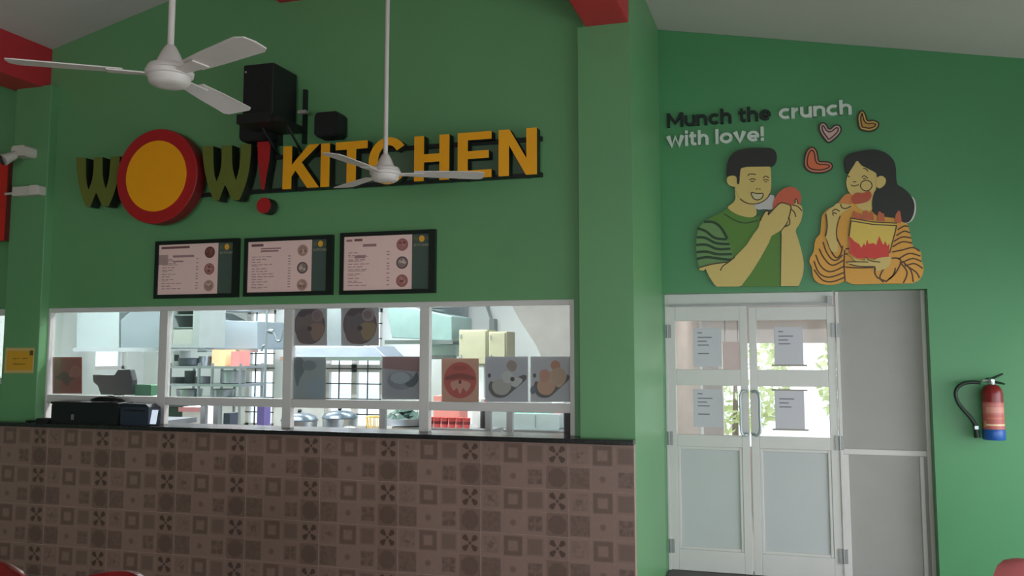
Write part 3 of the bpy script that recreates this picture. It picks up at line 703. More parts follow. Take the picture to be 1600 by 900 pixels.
# ================================================================== CEILING FANS
def sight(px, py): return FWD + RGT*((px-CX)/F_PX) - UPV*((py-CY)/F_PX)
def fan(px, py, depth, angs, label, R=0.57):
    d = sight(px, py)*depth; hx, hy, z = d.x, d.y, CAM_H+d.z
    o = thing('ceiling_fan', label, 'ceiling fan', loc=(hx, hy, z))
    zc = ceil_z(hx)-z
    obj('down_rod', MB().tube([(0, 0, 0.10), (0, 0, zc)], 0.0125, 10), FANW, o)
    obj('ceiling_canopy', MB().lathe([(0.03, zc-0.12), (0.06, zc-0.05), (0.065, zc)], 0, 0, 20), FANW, o)
    obj('rod_cover', MB().lathe([(0.05, 0.030), (0.047, 0.05), (0.034, 0.08), (0.022, 0.102), (0.016, 0.11)], 0, 0, 24), FANW, o)
    obj('motor_housing', MB().lathe([(0.03, -0.046), (0.062, -0.044), (0.073, -0.034), (0.078, -0.012), (0.086, -0.008), (0.088, 0.008), (0.082, 0.012), (0.082, 0.02), (0.074, 0.032), (0.05, 0.038)], 0, 0, 32), FANW, o)
    for a in angs:
        M = Matrix.Rotation(a, 4, 'Z'); tl = Matrix.Rotation(math.radians(-8), 4, 'X')
        out = [(0.16, -0.045), (0.30, -0.056), (0.45, -0.062), (R-0.03, -0.064), (R, -0.045), (R+0.004, 0.0), (R-0.004, 0.05), (R-0.03, 0.062), (0.45, 0.058), (0.30, 0.052), (0.16, 0.042)]
        n = len(out); vs_ = [(x, y, 0.004-0.10*y*y*8) for x, y in out]+[(x, y, 0.0-0.10*y*y*8) for x, y in out]
        fs = [tuple(range(n)), tuple(n+i for i in reversed(range(n)))]+[(i, n+i, n+(i+1) % n, (i+1) % n) for i in range(n)]
        bl = obj('blade', MB().add(vs_, fs).xform(M @ tl), FANW, o)
        obj('blade_iron', MB().add([(0.085, -0.022, -0.002), (0.215, -0.034, -0.002), (0.215, 0.034, -0.002), (0.085, 0.022, -0.002), (0.085, -0.022, -0.007), (0.215, -0.034, -0.007), (0.215, 0.034, -0.007), (0.085, 0.022, -0.007)],
            [(0, 1, 2, 3), (7, 6, 5, 4), (0, 4, 5, 1), (1, 5, 6, 2), (2, 6, 7, 3), (3, 7, 4, 0)]).xform(M @ Matrix.Rotation(math.radians(-6), 4, 'X')), FANW, bl)
# world bearing = camera bearing + yaw
fan(265, 116, 3.38, [YAW+math.radians(a) for a in (-163, -40, 79)], 'white three blade ceiling fan nearer the camera, hanging left before the loudspeaker', 0.545)
fan(602, 271, 5.05, [YAW+math.radians(a) for a in (6, 127, 248)], 'white three blade ceiling fan farther back, hanging in front of the KITCHEN lettering', 0.55)

# ================================================================== MURAL
SKIN = (214, 184, 108); LINE = (70, 46, 20)
def cutout(crop, sc_, Y):
    ox, oy = crop
    return lambda pts: [P(ox+p[0]/sc_, oy+p[1]/sc_, Y) for p in pts]
def layer(name, parent, pts, y, th, c, edge=None):
    m = MB().prism(pts, y, y+th-0.001, c=c, cside=edge or c)
    m.xform(Matrix.Translation(-parent.location)); return obj(name, m, PRINT, parent)
def lines(parent, polys, y, wd, c, name='drawn_line', root=None):
    m = MB()
    for k, (p, cl) in enumerate(polys): m.ribbon(p, y-0.0001*(k % 3), wd, c, cl)
    r = root or parent
    m.xform(Matrix.Translation(-r.location)); o = obj(name, m, PRINT, parent, recalc=False); o['kind'] = 'stuff'; return o
EDGE = (40, 42, 26)
ym = YM-0.030
man = thing('man_cutout', 'painted wall cutout of a person in a green shirt holding a bun', 'wall art', loc=(P(1170, 445, YM)[0], YM, P(1170, 445, YM)[1]))
M_ = cutout((1060, 220), 3.752, ym)
sm = lambda pts, n=4: M_(smooth(pts, n))
shirt = [(285, 398), (245, 425), (200, 445), (150, 475), (120, 510), (105, 560), (103, 640), (110, 700), (121, 745), (200, 722), (290, 712), (330, 690), (400, 740), (368, 855), (603, 855), (606, 560), (575, 470), (500, 430), (455, 445), (390, 445), (330, 425)]
bd = layer('shirt', man, M_(shirt), ym, 0.030, (84, 128, 40), EDGE)
layer('neck', man, sm([(335, 262), (335, 335), (318, 365), (290, 392), (330, 424), (380, 443), (430, 448), (458, 430), (450, 372), (420, 340)]), ym-0.001, 0.031, SKIN, EDGE)
lines(bd, [(M_(smooth([(268, 428), (330, 465), (390, 482), (465, 468)], 4, False)), False), (M_([(602, 545), (600, 852)]), False)], ym-0.0006, 0.009, (36, 66, 18), root=man)
sl = layer('sleeve', man, M_([(150, 475), (205, 478), (250, 510), (285, 570), (310, 630), (320, 690), (285, 712), (200, 722), (121, 745), (108, 690), (103, 620), (106, 560), (120, 510)]), ym-0.002, 0.032, (104, 140, 82), EDGE)
st = [[(112, 513), (160, 530), (215, 570), (286, 578)], [(107, 566), (160, 570), (220, 600), (300, 606)], [(105, 611), (165, 610), (230, 635), (306, 633)],
      [(106, 653), (165, 650), (230, 665), (314, 664)], [(109, 693), (165, 682), (230, 690), (319, 700)], [(150, 475), (205, 478), (250, 510), (287, 575)]]
lines(sl, [(M_(smooth(s_, 4, False)), False) for s_ in st], ym-0.0026, 0.019, (24, 58, 20), 'sleeve_stripes', man)
layer('napkin', man, M_([(445, 375), (500, 350), (515, 322), (530, 328), (540, 316), (562, 322), (570, 395), (540, 405), (505, 402), (470, 405), (450, 395)]), ym-0.003, 0.033, (196, 190, 186), EDGE)
fc = layer('face', man, M_(smooth([(350, 170), (430, 150), (520, 148), (540, 160), (545, 250), (540, 300), (515, 342), (470, 369), (430, 372), (390, 355), (350, 318), (333, 272), (338, 225)], 3)), ym-0.004, 0.034, SKIN, EDGE)
ear = layer('ear', man, sm([(345, 212), (310, 205), (288, 216), (285, 240), (300, 262), (330, 270), (350, 255)]), ym-0.0045, 0.034, SKIN, EDGE)
hair = layer('hair', man, M_(smooth([(283, 205), (283, 160), (292, 115), (312, 82), (345, 58), (395, 46), (440, 42), (500, 42), (545, 45), (570, 65), (577, 98), (568, 130), (545, 150), (520, 152), (450, 153), (375, 158), (362, 190), (357, 250), (344, 250), (340, 214), (315, 203), (295, 208)], 3)), ym-0.006, 0.036, (34, 32, 24), (20, 20, 14))
fl = [[(407, 207), (420, 195), (455, 198)], [(497, 220), (512, 207), (531, 218)], [(416, 230), (435, 223), (454, 229)], [(424, 238), (445, 238)], [(497, 233), (515, 227), (529, 234)], [(505, 241), (520, 241)], [(455, 285), (466, 280)], [(474, 280), (482, 287)],
      [(362, 340), (390, 361), (430, 371), (480, 364), (520, 338), (536, 310)]]
lines(fc, [(M_(smooth(s_, 3, False)), False) for s_ in fl], ym-0.0046, 0.007, LINE, 'face_lines', man)
mo = M_(smooth([(427, 304), (460, 310), (496, 310), (490, 335), (466, 347), (440, 338)], 3))
m = MB().flat(mo, ym-0.0046, (206, 190, 150)); m.ribbon(mo, ym-0.0049, 0.008, LINE, True); m.xform(Matrix.Translation(-man.location)); obj('mouth', m, PRINT, fc, recalc=False)
bun = layer('bun', man, sm([(552, 395), (560, 350), (590, 302), (630, 276), (668, 271), (700, 288), (718, 322), (716, 370), (690, 385), (640, 380), (600, 385), (570, 405)]), ym-0.006, 0.036, (206, 92, 62), EDGE)
a2 = layer('far_arm', man, M_(smooth([(605, 530), (601, 852)], 1, False)+smooth([(705, 852), (728, 790), (735, 720), (720, 640), (700, 570), (688, 525), (715, 480), (728, 425), (722, 385), (702, 372), (694, 345), (684, 340), (684, 368), (664, 378), (655, 430), (635, 495)], 3, False)), ym-0.007, 0.037, SKIN, EDGE)
lines(a2, [(M_(smooth(s_, 3, False)), False) for s_ in ([(665, 376), (700, 386), (724, 412)], [(662, 402), (680, 420), (688, 447)], [(684, 368), (686, 345), (694, 345), (702, 372)])], ym-0.0076, 0.008, LINE, 'hand_lines', man)
a1o = [(121, 745), (200, 724), (290, 712), (332, 682), (400, 612), (440, 550), (470, 510), (480, 470), (498, 432), (515, 412), (530, 418), (526, 436), (558, 402), (598, 366), (638, 372), (660, 386), (656, 420), (645, 460), (630, 490), (600, 528), (545, 560), (530, 600), (480, 690), (430, 770), (370, 850), (356, 855), (224, 855), (206, 835), (180, 795), (160, 750), (150, 762), (126, 760)]
a1 = layer('near_arm', man, M_(a1o), ym-0.009, 0.039, SKIN, EDGE)
lines(a1, [(M_(smooth(s_, 3, False)), False) for s_ in ([(246, 762), (262, 735), (292, 714), (332, 682)], [(121, 745), (200, 724), (290, 712)], [(480, 470), (498, 432), (515, 412), (530, 418), (526, 436), (558, 402), (598, 366), (638, 372), (660, 386), (656, 420), (645, 460)], [(650, 455), (652, 490), (620, 506)])], ym-0.0096, 0.008, LINE, 'arm_lines', man)

wom = thing('woman_cutout', 'painted wall cutout of a long haired person in an orange striped jumper with a bucket', 'wall art', loc=(P(1355, 443, YM)[0], YM, P(1355, 443, YM)[1]))
M_ = cutout((1250, 220), 3.752, ym)
sw = [(300, 318), (265, 325), (240, 340), (215, 375), (180, 392), (150, 410), (130, 440), (124, 480), (118, 545), (92, 575), (84, 615), (80, 650), (58, 690), (56, 715), (70, 740), (76, 795), (95, 825), (125, 840), (180, 845), (230, 838), (262, 822), (300, 838), (345, 842), (480, 838), (560, 838), (660, 835), (705, 810), (722, 770), (724, 740), (712, 700), (706, 645), (665, 625), (650, 560), (630, 490), (604, 455), (540, 450), (440, 420), (360, 380)]
jm = layer('jumper', wom, M_(smooth(sw, 2)), ym, 0.030, (222, 158, 58), (60, 40, 12))
strp = [[(150, 548), (165, 600), (190, 660), (215, 685), (238, 665), (250, 615)], [(135, 592), (152, 645), (182, 690), (215, 700), (250, 668)], [(112, 632), (142, 690), (190, 730), (256, 700)], [(92, 668), (122, 735), (178, 768), (260, 735)],
        [(82, 705), (112, 775), (172, 800), (263, 770)], [(82, 755), (130, 815), (190, 826), (262, 800)], [(262, 640), (258, 720), (264, 822)], [(212, 560), (230, 600), (250, 640)],
        [(572, 522), (610, 500), (634, 503)], [(565, 556), (610, 530), (645, 540)], [(550, 590), (600, 564), (652, 570)], [(542, 622), (600, 592), (658, 600)], [(540, 652), (600, 640), (662, 626), (702, 648)],
        [(575, 695), (640, 660), (706, 676)], [(596, 715), (660, 690), (712, 708)], [(615, 735), (670, 720), (720, 748)], [(600, 705), (650, 760), (664, 828)], [(612, 725), (680, 770), (700, 805)], [(585, 710), (628, 770), (606, 834)], [(560, 745), (545, 790), (500, 828)], [(532, 705), (490, 752), (468, 800), (490, 830)],
        [(436, 765), (452, 800), (500, 822)], [(532, 690), (570, 688), (592, 710), (560, 775), (520, 812)], [(445, 640), (440, 690), (438, 780)], [(265, 740), (340, 745), (430, 742)], [(265, 662), (280, 664)], [(266, 634), (290, 632)]]
lines(jm, [(M_(smooth(s_, 4, False)), False) for s_ in strp], ym-0.0006, 0.010, (84, 46, 10), 'jumper_stripes', wom)
layer('neck', wom, sm([(330, 345), (380, 320), (432, 290), (430, 380), (418, 408), (380, 412), (335, 386)]), ym-0.002, 0.032, SKIN, (60, 40, 12))
fw_ = layer('face', wom, M_(smooth([(335, 112), (292, 180), (272, 235), (280, 290), (305, 320), (340, 345), (400, 340), (440, 295), (455, 225), (440, 170), (390, 130)], 3)), ym-0.004, 0.034, SKIN, (60, 40, 12))
hr = [(264, 165), (258, 120), (272, 88), (310, 70), (380, 56), (440, 52), (500, 70), (545, 110), (562, 160), (568, 250), (602, 276), (640, 310), (668, 360), (668, 420), (645, 470), (612, 480), (560, 456), (500, 446), (444, 434), (424, 400), (425, 340), (442, 292), (475, 275), (500, 250), (500, 215), (480, 204), (452, 214), (445, 190), (400, 165), (360, 145), (335, 118), (312, 150), (286, 186), (270, 182)]
layer('hair_edge', wom, M_(smooth([(560, 300), (640, 320), (672, 345), (680, 400), (670, 445), (646, 476), (600, 470)], 3)), ym-0.003, 0.033, (214, 206, 196), (60, 40, 12))
layer('hair', wom, M_(smooth(hr, 3)), ym-0.006, 0.036, (30, 30, 24), (20, 20, 14))
layer('ear', wom, sm([(448, 222), (478, 206), (502, 225), (496, 258), (466, 280), (446, 264)]), ym-0.0065, 0.034, SKIN, (60, 40, 12))
fl = [[(276, 204), (292, 213)], [(362, 216), (376, 205), (398, 221)], [(370, 162), (385, 165), (399, 180)], [(310, 242), (330, 240)], [(298, 260), (320, 266), (344, 257)], [(370, 222), (386, 222)]]
lines(fw_, [(M_(smooth(s_, 3, False)), False) for s_ in fl]+[(M_(ellipse(388, 263, 34, 31, 20)), True)], ym-0.0046, 0.007, LINE, 'face_lines', wom)
layer('held_crust', wom, sm([(230, 365), (250, 330), (278, 311), (304, 318), (304, 368), (270, 372)]), ym-0.0055, 0.030, (214, 128, 62), (90, 40, 20))
ng = layer('nugget', wom, sm([(303, 330), (330, 305), (370, 307), (405, 295), (420, 320), (405, 350), (370, 365), (320, 370), (302, 355)]), ym-0.0075, 0.030, (186, 78, 48), (90, 30, 16))
hd = layer('raised_hand', wom, M_(smooth([(152, 430), (166, 405), (200, 382), (216, 368), (260, 370), (302, 377), (300, 394), (264, 416), (236, 440), (222, 480), (213, 540), (220, 590), (222, 640), (202, 656), (180, 640), (162, 590), (150, 560), (160, 500)], 3)), ym-0.009, 0.038, SKIN, (60, 40, 12))
lines(hd, [(M_(smooth(s_, 3, False)), False) for s_ in ([(188, 415), (208, 402), (232, 415)], [(196, 440), (192, 422), (215, 430)], [(238, 372), (245, 392), (268, 398), (300, 384)], [(152, 430), (160, 500), (150, 560)], [(236, 440), (222, 480), (213, 540), (220, 590)])], ym-0.0096, 0.008, LINE, 'hand_lines', wom)
for k, (a, b_) in enumerate(((312, 335), (342, 362), (370, 400), (405, 428), (458, 490), (560, 588))):
    layer('chicken_piece', wom, sm([(a, 476), (a-3, 432+9*(k % 3)), (a+5, 414+12*(k % 2)), (b_-7, 409+9*((k+1) % 3)), (b_+2, 430+6*(k % 2)), (b_+4, 480)], 3), ym-0.007-0.0002*k, 0.030, (196, 96, 58), (90, 30, 16))
bk = layer('bucket', wom, M_([(298, 455), (566, 484), (556, 540), (522, 684), (480, 691), (385, 691), (330, 690), (290, 662), (285, 600)]), ym-0.010, 0.040, (224, 190, 84), (60, 40, 12))
fm = [(287, 560), (300, 570), (318, 590), (345, 606), (360, 628), (374, 602), (384, 618), (392, 578), (402, 606), (428, 600), (446, 612), (456, 580), (464, 560), (480, 598), (490, 612), (498, 588), (512, 618), (524, 600), (520, 684), (480, 690), (385, 690), (332, 689), (290, 660)]
m = MB().flat(M_(fm), ym-0.0104, (212, 56, 44)); m.xform(Matrix.Translation(-wom.location)); obj('flame_print', m, PRINT, bk, recalc=False)
lines(bk, [(M_([(298, 455), (430, 477), (566, 484), (565, 498), (430, 492), (299, 470)]), True), (M_([(299, 470), (287, 560)]), False), (M_([(565, 498), (556, 540), (524, 660)]), False)], ym-0.0108, 0.008, LINE, 'bucket_lines', wom)
lh = layer('lower_hand', wom, M_(smooth([(266, 658), (300, 682), (340, 696), (380, 704), (384, 682), (420, 702), (460, 688), (520, 680), (534, 692), (522, 738), (472, 760), (442, 764), (440, 738), (350, 737), (290, 724), (272, 712), (330, 710)], 2)), ym-0.012, 0.042, SKIN, (60, 40, 12))
lines(lh, [(M_(smooth(s_, 3, False)), False) for s_ in ([(272, 712), (330, 710), (400, 712)], [(384, 682), (410, 704), (470, 712)], [(290, 724), (350, 737), (440, 738)])], ym-0.0126, 0.007, LINE, 'hand_lines', wom)

# hearts
def heart(pts, outer, inner, label):
    f = cutout((1020, 140), 4.21, YM-0.018); cx = sum(p[0] for p in pts)/len(pts); cy = sum(p[1] for p in pts)/len(pts)
    lo = P(1020+cx/4.21, 140+cy/4.21, YM)
    o = thing('heart_cutout', label, 'wall art', loc=(lo[0], YM, lo[1]))
    layer('board', o, f(smooth(pts, 3)), YM-0.018, 0.018, outer, (40, 30, 14))
    def inset(d):
        s_ = smooth(pts, 3); n = len(s_); A = sum(s_[i][0]*s_[(i+1) % n][1]-s_[(i+1) % n][0]*s_[i][1] for i in range(n)); sg = 1 if A > 0 else -1
        r = []
        for i in range(n):
            a, b_ = s_[i-2], s_[(i+2) % n]; dx, dy = b_[0]-a[0], b_[1]-a[1]; l = math.hypot(dx, dy)
            r.append((s_[i][0]-sg*dy/l*d, s_[i][1]+sg*dx/l*d))
        return r
    lines(o, [(f(inset(3)), True)], YM-0.0184, 0.010, (52, 32, 14), 'outline', o)
    layer('heart_inlay', o, f(inset(22)), YM-0.0195, 0.0015, inner)
    lines(o, [(f(inset(22)), True)], YM-0.020, 0.009, (60, 30, 12), 'inner_line', o)
heart([(1000, 430), (1020, 390), (1050, 376), (1076, 395), (1087, 430), (1094, 468), (1130, 471), (1168, 478), (1185, 505), (1165, 533), (1110, 550), (1050, 547), (1012, 528), (994, 490)], (206, 122, 92), (216, 104, 62), 'orange tilted heart cutout lowest of the three, above the long haired figure')
heart([(1092, 240), (1112, 216), (1140, 225), (1162, 258), (1195, 233), (1228, 234), (1242, 265), (1220, 305), (1160, 350), (1125, 322), (1098, 280)], (196, 160, 156), (206, 166, 160), 'pale pink heart cutout, middle of the three, under the word crunch')
heart([(1346, 200), (1352, 160), (1378, 136), (1400, 160), (1414, 202), (1450, 199), (1488, 220), (1475, 258), (1430, 276), (1390, 271), (1360, 258)], (206, 166, 84), (190, 140, 60), 'mustard yellow heart cutout, highest of the three, right of the word crunch')

# lettering on the mural wall
slog = thing('wall_lettering', 'raised black and white slogan reading Munch the crunch with love! on the green wall', 'lettering', loc=(P(1041, 230, YM)[0], YM, P(1041, 230, YM)[1]))
def arc(cx, cy, rx_, ry_, a0, a1, n=14): return [(cx+rx_*math.cos(math.radians(a0+(a1-a0)*k/n)), cy+ry_*math.sin(math.radians(a0+(a1-a0)*k/n))) for k in range(n+1)]
SW, XH = 0.195, 0.76                                 # stroke width and x-height of a rounded bold face, cap height 1
h_ = SW/2
def arch(x, w_): return [(x+h_, 0), (x+h_, XH-w_/2)] + arc(x+w_/2, XH-w_/2+h_*.2, w_/2-h_, w_/2-h_*1.2, 180, 0) + [(x+w_-h_, 0)]
def cup_(x, w_): return [(x+h_, XH), (x+h_, w_/2)] + arc(x+w_/2, w_/2-h_*.2, w_/2-h_, w_/2-h_*1.2, 180, 360) + [(x+w_-h_, XH)]
STROKES = {
 'M': (1.06, [[(h_, 0), (h_, 1)], [(h_*1.1, .92), (.53, .28), (1.06-h_*1.1, .92)], [(1.06-h_, 0), (1.06-h_, 1)]]),
 'u': (.70, [cup_(0, .70), [(.70-h_, 0), (.70-h_, XH)]]), 'n': (.70, [arch(0, .70), [(h_, 0), (h_, XH)]]),
 'c': (.68, [arc(.39, XH/2, .39-h_, XH/2-h_, 48, 312)]), 'h': (.70, [arch(0, .70), [(h_, 0), (h_, 1.04)]]),
 't': (.50, [[(.20, .95), (.20, .24)] + arc(.34, .24, .14, .15, 180, 280, 6) + [(.47, .10)], [(0, XH-.09), (.47, XH-.09)]]),
 'e': (.76, [arc(.38, XH/2, .38-h_, XH/2-h_, 0, 318), [(.10, XH/2-.02), (.74, XH/2-.02)]]),
 'r': (.45, [[(h_, 0), (h_, XH)], [(h_, .34)] + arc(.40, .34, .40-h_, .30, 180, 90, 8)]),
 'w': (1.14, [[(.09, XH), (.34, .07), (.57, XH-.08), (.80, .07), (1.05, XH)]]),
 'i': (.22, [[(.11, 0), (.11, XH)], [(.11, .86), (.11, 1.08)]]), 'l': (.20, [[(h_, 0), (h_, 1.04)]]),
 'o': (.80, [arc(.40, XH/2, .40-h_, XH/2-h_, 0, 360, 22)]), 'v': (.76, [[(.09, XH), (.38, .07), (.67, XH)]]),
 '!': (.22, [[(.11, .34), (.11, 1.0)], [(.11, 0), (.11, .22)]]) }
def word(s, pxa, pya, pxb, pyb, cap, m):
    """letters of one word between two baseline points of the photo"""
    yl = YM-0.022; a, b_ = P(pxa, pya, yl), P(pxb, pyb, yl); hz = P(pxa, pya-cap, yl)[1]-a[1]; z0 = (a[1]+b_[1])/2
    tot = sum(STROKES[ch][0] for ch in s)+0.07*(len(s)-1); k = (b_[0]-a[0])/tot; x = 0
    for ch in s:
        wd, polys = STROKES[ch]; mb = MB()
        for q, pl in enumerate(polys):
            r = MB().ribbon([(x+px_, pz_) for px_, pz_ in pl], 0, SW*(1.45 if ch in 'wv' else 1.25 if ch == 'M' and q == 1 else 1.0)); n = len(pl)
            L = [(a[0]+v[0]*k, z0+v[2]*hz) for v in r.v[:n]]; R_ = [(a[0]+v[0]*k, z0+v[2]*hz) for v in r.v[n:]]
            for i in range(n-1): mb.prism([L[i], L[i+1], R_[i+1], R_[i]], yl-0.0002*q, YM-0.0005)
        mb.xform(Matrix.Translation(-slog.location)); obj('letter', mb, m, slog); x += wd+0.07
word('Munch', 1042, 199, 1143, 192, 22, LETTER_BLACK)
word('the', 1154, 190.5, 1205, 187, 22, LETTER_BLACK)
word('crunch', 1217, 186, 1331, 178.5, 22, LETTER_WHITE)
word('with', 1042, 229.5, 1107, 225.5, 22, LETTER_WHITE)
word('love!', 1118, 224.5, 1194, 220, 22, LETTER_WHITE)

# ================================================================== FIRE EXTINGUISHER
ey = YM-0.10
ex_c = P(1551, 640, ey); et = P(1551, 603, ey)[1]; eb = P(1551, 687, ey)[1]; el1 = P(1551, 628, ey)[1]; el0 = P(1551, 670, ey)[1]
er_ = (P(1569, 650, ey)[0]-P(1534, 650, ey)[0])/2
fe = thing('fire_extinguisher', 'red fire extinguisher with blue base and black hose hung on the green wall', 'fire extinguisher', loc=(ex_c[0], ey, eb))
T = Matrix.Translation(-fe.location)
RED_FE = mat('extinguisher_red', (126, 30, 32), 0.3, vary=0.05); BLUE_FE = mat('extinguisher_blue', (24, 84, 160), 0.35)
cyl_top = et-0.012
obj('cylinder', MB().lathe([(er_, el0-0.005), (er_, cyl_top-0.04), (er_*0.93, cyl_top-0.015), (er_*0.7, cyl_top+0.012), (er_*0.3, cyl_top+0.022), (er_*0.28, cyl_top+0.04)], ex_c[0], ey, 28).xform(T), RED_FE, fe)
obj('base', MB().lathe([(er_*0.98, eb), (er_*1.05, eb+0.006), (er_*1.05, el0-0.006), (er_, el0)], ex_c[0], ey, 28).xform(T), BLUE_FE, fe)
# label wrapped round the front
lab = MB(); n = 16
def wrap(a0, a1, z0, z1, c, rr):
    for i in range(n):
        t0, t1 = math.radians(a0+(a1-a0)*i/n), math.radians(a0+(a1-a0)*(i+1)/n)
        lab.add([(ex_c[0]+rr*math.cos(t0), ey+rr*math.sin(t0), z0), (ex_c[0]+rr*math.cos(t1), ey+rr*math.sin(t1), z0), (ex_c[0]+rr*math.cos(t1), ey+rr*math.sin(t1), z1), (ex_c[0]+rr*math.cos(t0), ey+rr*math.sin(t0), z1)], [(0, 1, 2, 3)], 0, c)
hl = el1-el0
wrap(195, 345, el0, el1, (184, 96, 88), er_+0.0008); wrap(198, 342, el0+hl*.55, el1-hl*.06, (190, 112, 104), er_+0.0012)
wrap(225, 330, el0+hl*.62, el1-hl*.18, (206, 140, 124), er_+0.0016); wrap(230, 330, el0+hl*.38, el0+hl*.44, (200, 116, 90), er_+0.0016)
wrap(222, 340, el0+hl*.13, el0+hl*.20, (230, 196, 160), er_+0.0016); wrap(205, 222, el0+hl*.08, el0+hl*.30, (206, 150, 96), er_+0.0016)
obj('label', lab.xform(T), PRINT, fe, recalc=False)
vt = cyl_top+0.035
obj('valve', MB().lathe([(er_*.3, vt-0.015), (er_*.36, vt), (er_*.36, vt+0.02), (er_*.2, vt+0.03)], ex_c[0], ey, 14).tube([(ex_c[0], ey, vt+0.012), (ex_c[0]-er_*.8, ey, vt+0.014)], 0.012, 8).xform(T), CHROME, fe)
DKG = mat('lever_black_green', (20, 44, 28), 0.4)
lv = lambda a, b_: P(a, b_, ey)
obj('lever', MB().tube([(lv(1540, 596)[0], ey, vt+0.02), (lv(1549, 590)[0], ey, lv(1549, 592)[1]), (lv(1567, 584)[0], ey, lv(1567, 584)[1])], [0.009, 0.010, 0.006], 8).xform(T), DKG, fe)
obj('carry_handle', MB().tube([(lv(1540, 597)[0], ey, vt+0.012), (lv(1555, 596)[0], ey, lv(1555, 597)[1]), (lv(1570, 600)[0], ey, lv(1570, 600)[1])], [0.008, 0.009, 0.006], 8).xform(T), DKG, fe)
hp = [(1532, 598), (1520, 597), (1506, 599), (1496, 606), (1493, 616), (1497, 629), (1506, 641), (1516, 652), (1524, 664)]
obj('hose', MB().tube(smooth3([(lv(*p)[0], ey, lv(*p)[1]) for p in hp], 3), 0.013, 10).xform(T), mat('hose_black', (22, 40, 30), 0.5), fe)
nz_ = lv(1525, 668)
obj('hose_nozzle', MB().tube([(lv(1523, 662)[0], ey, lv(1523, 662)[1]), (nz_[0], ey, nz_[1]), (lv(1527, 684)[0], ey, lv(1527, 684)[1])], [0.014, 0.017, 0.020], 10).xform(T), mat('hose_black', (22, 40, 30)), fe)
obj('hose_clip', MB().box(nz_[0]-0.012, ey-0.024, nz_[1]-0.010, nz_[0]+0.012, ey-0.008, nz_[1]+0.012).xform(T), CHROME, fe)
obj('wall_bracket', MB().box(ex_c[0]-0.02, ey+er_*0.9, et-0.07, ex_c[0]+0.02, YM-0.001, et-0.03).xform(T), BLACKM, fe)

# ================================================================== LEFT EDGE
yr = YC-0.03
rs = thing('red_sign_board', 'upright red signboard at the far left under the spotlight', 'sign', loc=(P(-30, 376, YC)[0], YC, P(-30, 376, YC)[1]))
T = Matrix.Translation(-rs.location)
r0, r1 = P(-62, 300, yr)[0], P(11, 300, yr)[0]; rz1 = P(5, 246, yr)[1]; rz0 = P(5, 376, yr)[1]
obj('board', MB().box(r0, yr, rz0, r1, YC-0.012, rz1).xform(T), mat('red_sign_face', (206, 34, 24), 0.4), rs)
obj('edge_frame', MB().box(r1, yr-0.003, rz0, r1+0.014, YC-0.001, rz1).box(r0, YC-0.013, rz0, r1, YC-0.001, rz1).xform(T), mat('sign_edge', (90, 24, 20), 0.5), rs)
sp_ = thing('spotlight', 'small white swivel spotlight above the red signboard', 'light', loc=(P(32, 238, YC)[0], YC, P(32, 238, YC)[1]))
T = Matrix.Translation(-sp_.location); LAMPW = mat('lamp_white', (206, 198, 186), 0.45)
c0 = P(34, 238, YC-0.10)
obj('base', MB().cbox(P(24, 238, YC-.08)[0], YC-0.12, P(34, 245, YC-.08)[1], P(45, 238, YC-.08)[0], YC-0.0005, P(34, 229, YC-.08)[1], 0.015).xform(T), LAMPW, sp_)
h0 = P(22, 241, YC-0.14); h1 = P(5, 250, YC-0.2)
obj('lamp_head', MB().tube([(h0[0], YC-0.11, h0[1]), (h0[0]-0.01, YC-0.12, h0[1]), (h1[0], YC-0.20, h1[1])], [0.02, 0.032, 0.045], 14).xform(T), LAMPW, sp_)
obj('lamp_glass', MB().tube([(h1[0]+0.001, YC-0.20, h1[1]), (h1[0]-0.012, YC-0.206, h1[1]-0.004)], 0.038, 14).xform(T), mat('lamp_dark_glass', (40, 38, 34), 0.2), sp_)
wl = thing('emergency_light', 'white boxy wall lamp on a short arm right of the red signboard', 'light', loc=(P(40, 298, YC)[0], YC, P(40, 304, YC)[1]))
T = Matrix.Translation(-wl.location)
a, b_ = P(21, 298, YC-0.06), P(62, 298, YC-0.06); zt, zb = P(45, 291, YC-.06)[1], P(45, 305, YC-.06)[1]
xm = a[0]+(b_[0]-a[0])*0.7
obj('housing', MB().cbox(a[0], YC-0.07, zb, b_[0], YC-0.0005, zt, 0.006).xform(T), LAMPW, wl)
obj('end_cap', MB().cbox(xm, YC-0.085, zb-0.002, b_[0]+0.004, YC-0.071, zt+0.002, 0.006).xform(T), mat('lamp_white_b', (216, 206, 196), 0.4), wl)
obj('arm', MB().tube([(P(11, 301, yr)[0], YC-0.045, (zb+zt)/2-0.01), (a[0]+0.01, YC-0.045, (zb+zt)/2-0.01)], 0.010, 8).xform(T), LAMPW, wl)
ys = YC-0.006
ns = thing('yellow_notice', 'yellow notice with a cream border stuck on the left column', 'notice', loc=(P(30, 583, YC)[0], YC, P(30, 583, YC)[1]))
qm = quad_map((9, 543.5), (53, 543.5), (51, 583), (6, 583), ys)
def qr(u0, v0, u1, v1): return [qm(u0, v0), qm(u1, v0), qm(u1, v1), qm(u0, v1)]
m = MB().prism(qr(0, 0, 1, 1), ys, YC-0.0005, c=(206, 176, 110)); m.xform(Matrix.Translation(-ns.location)); obj('sheet', m, PRINT, ns)
shapes_obj('print', [(qr(.07, .12, .97, .88), (214, 160, 44)), (qr(.86, .70, .99, .90), (96, 84, 40))]+[(qr(u0, v, u1, v+.035), (120, 96, 36)) for u0, u1, v in ((.28, .42, .55), (.45, .52, .56), (.62, .80, .56), (.34, .74, .34), (.30, .44, .35))], ys, ns, ns.location, PRINT, 0.0002)

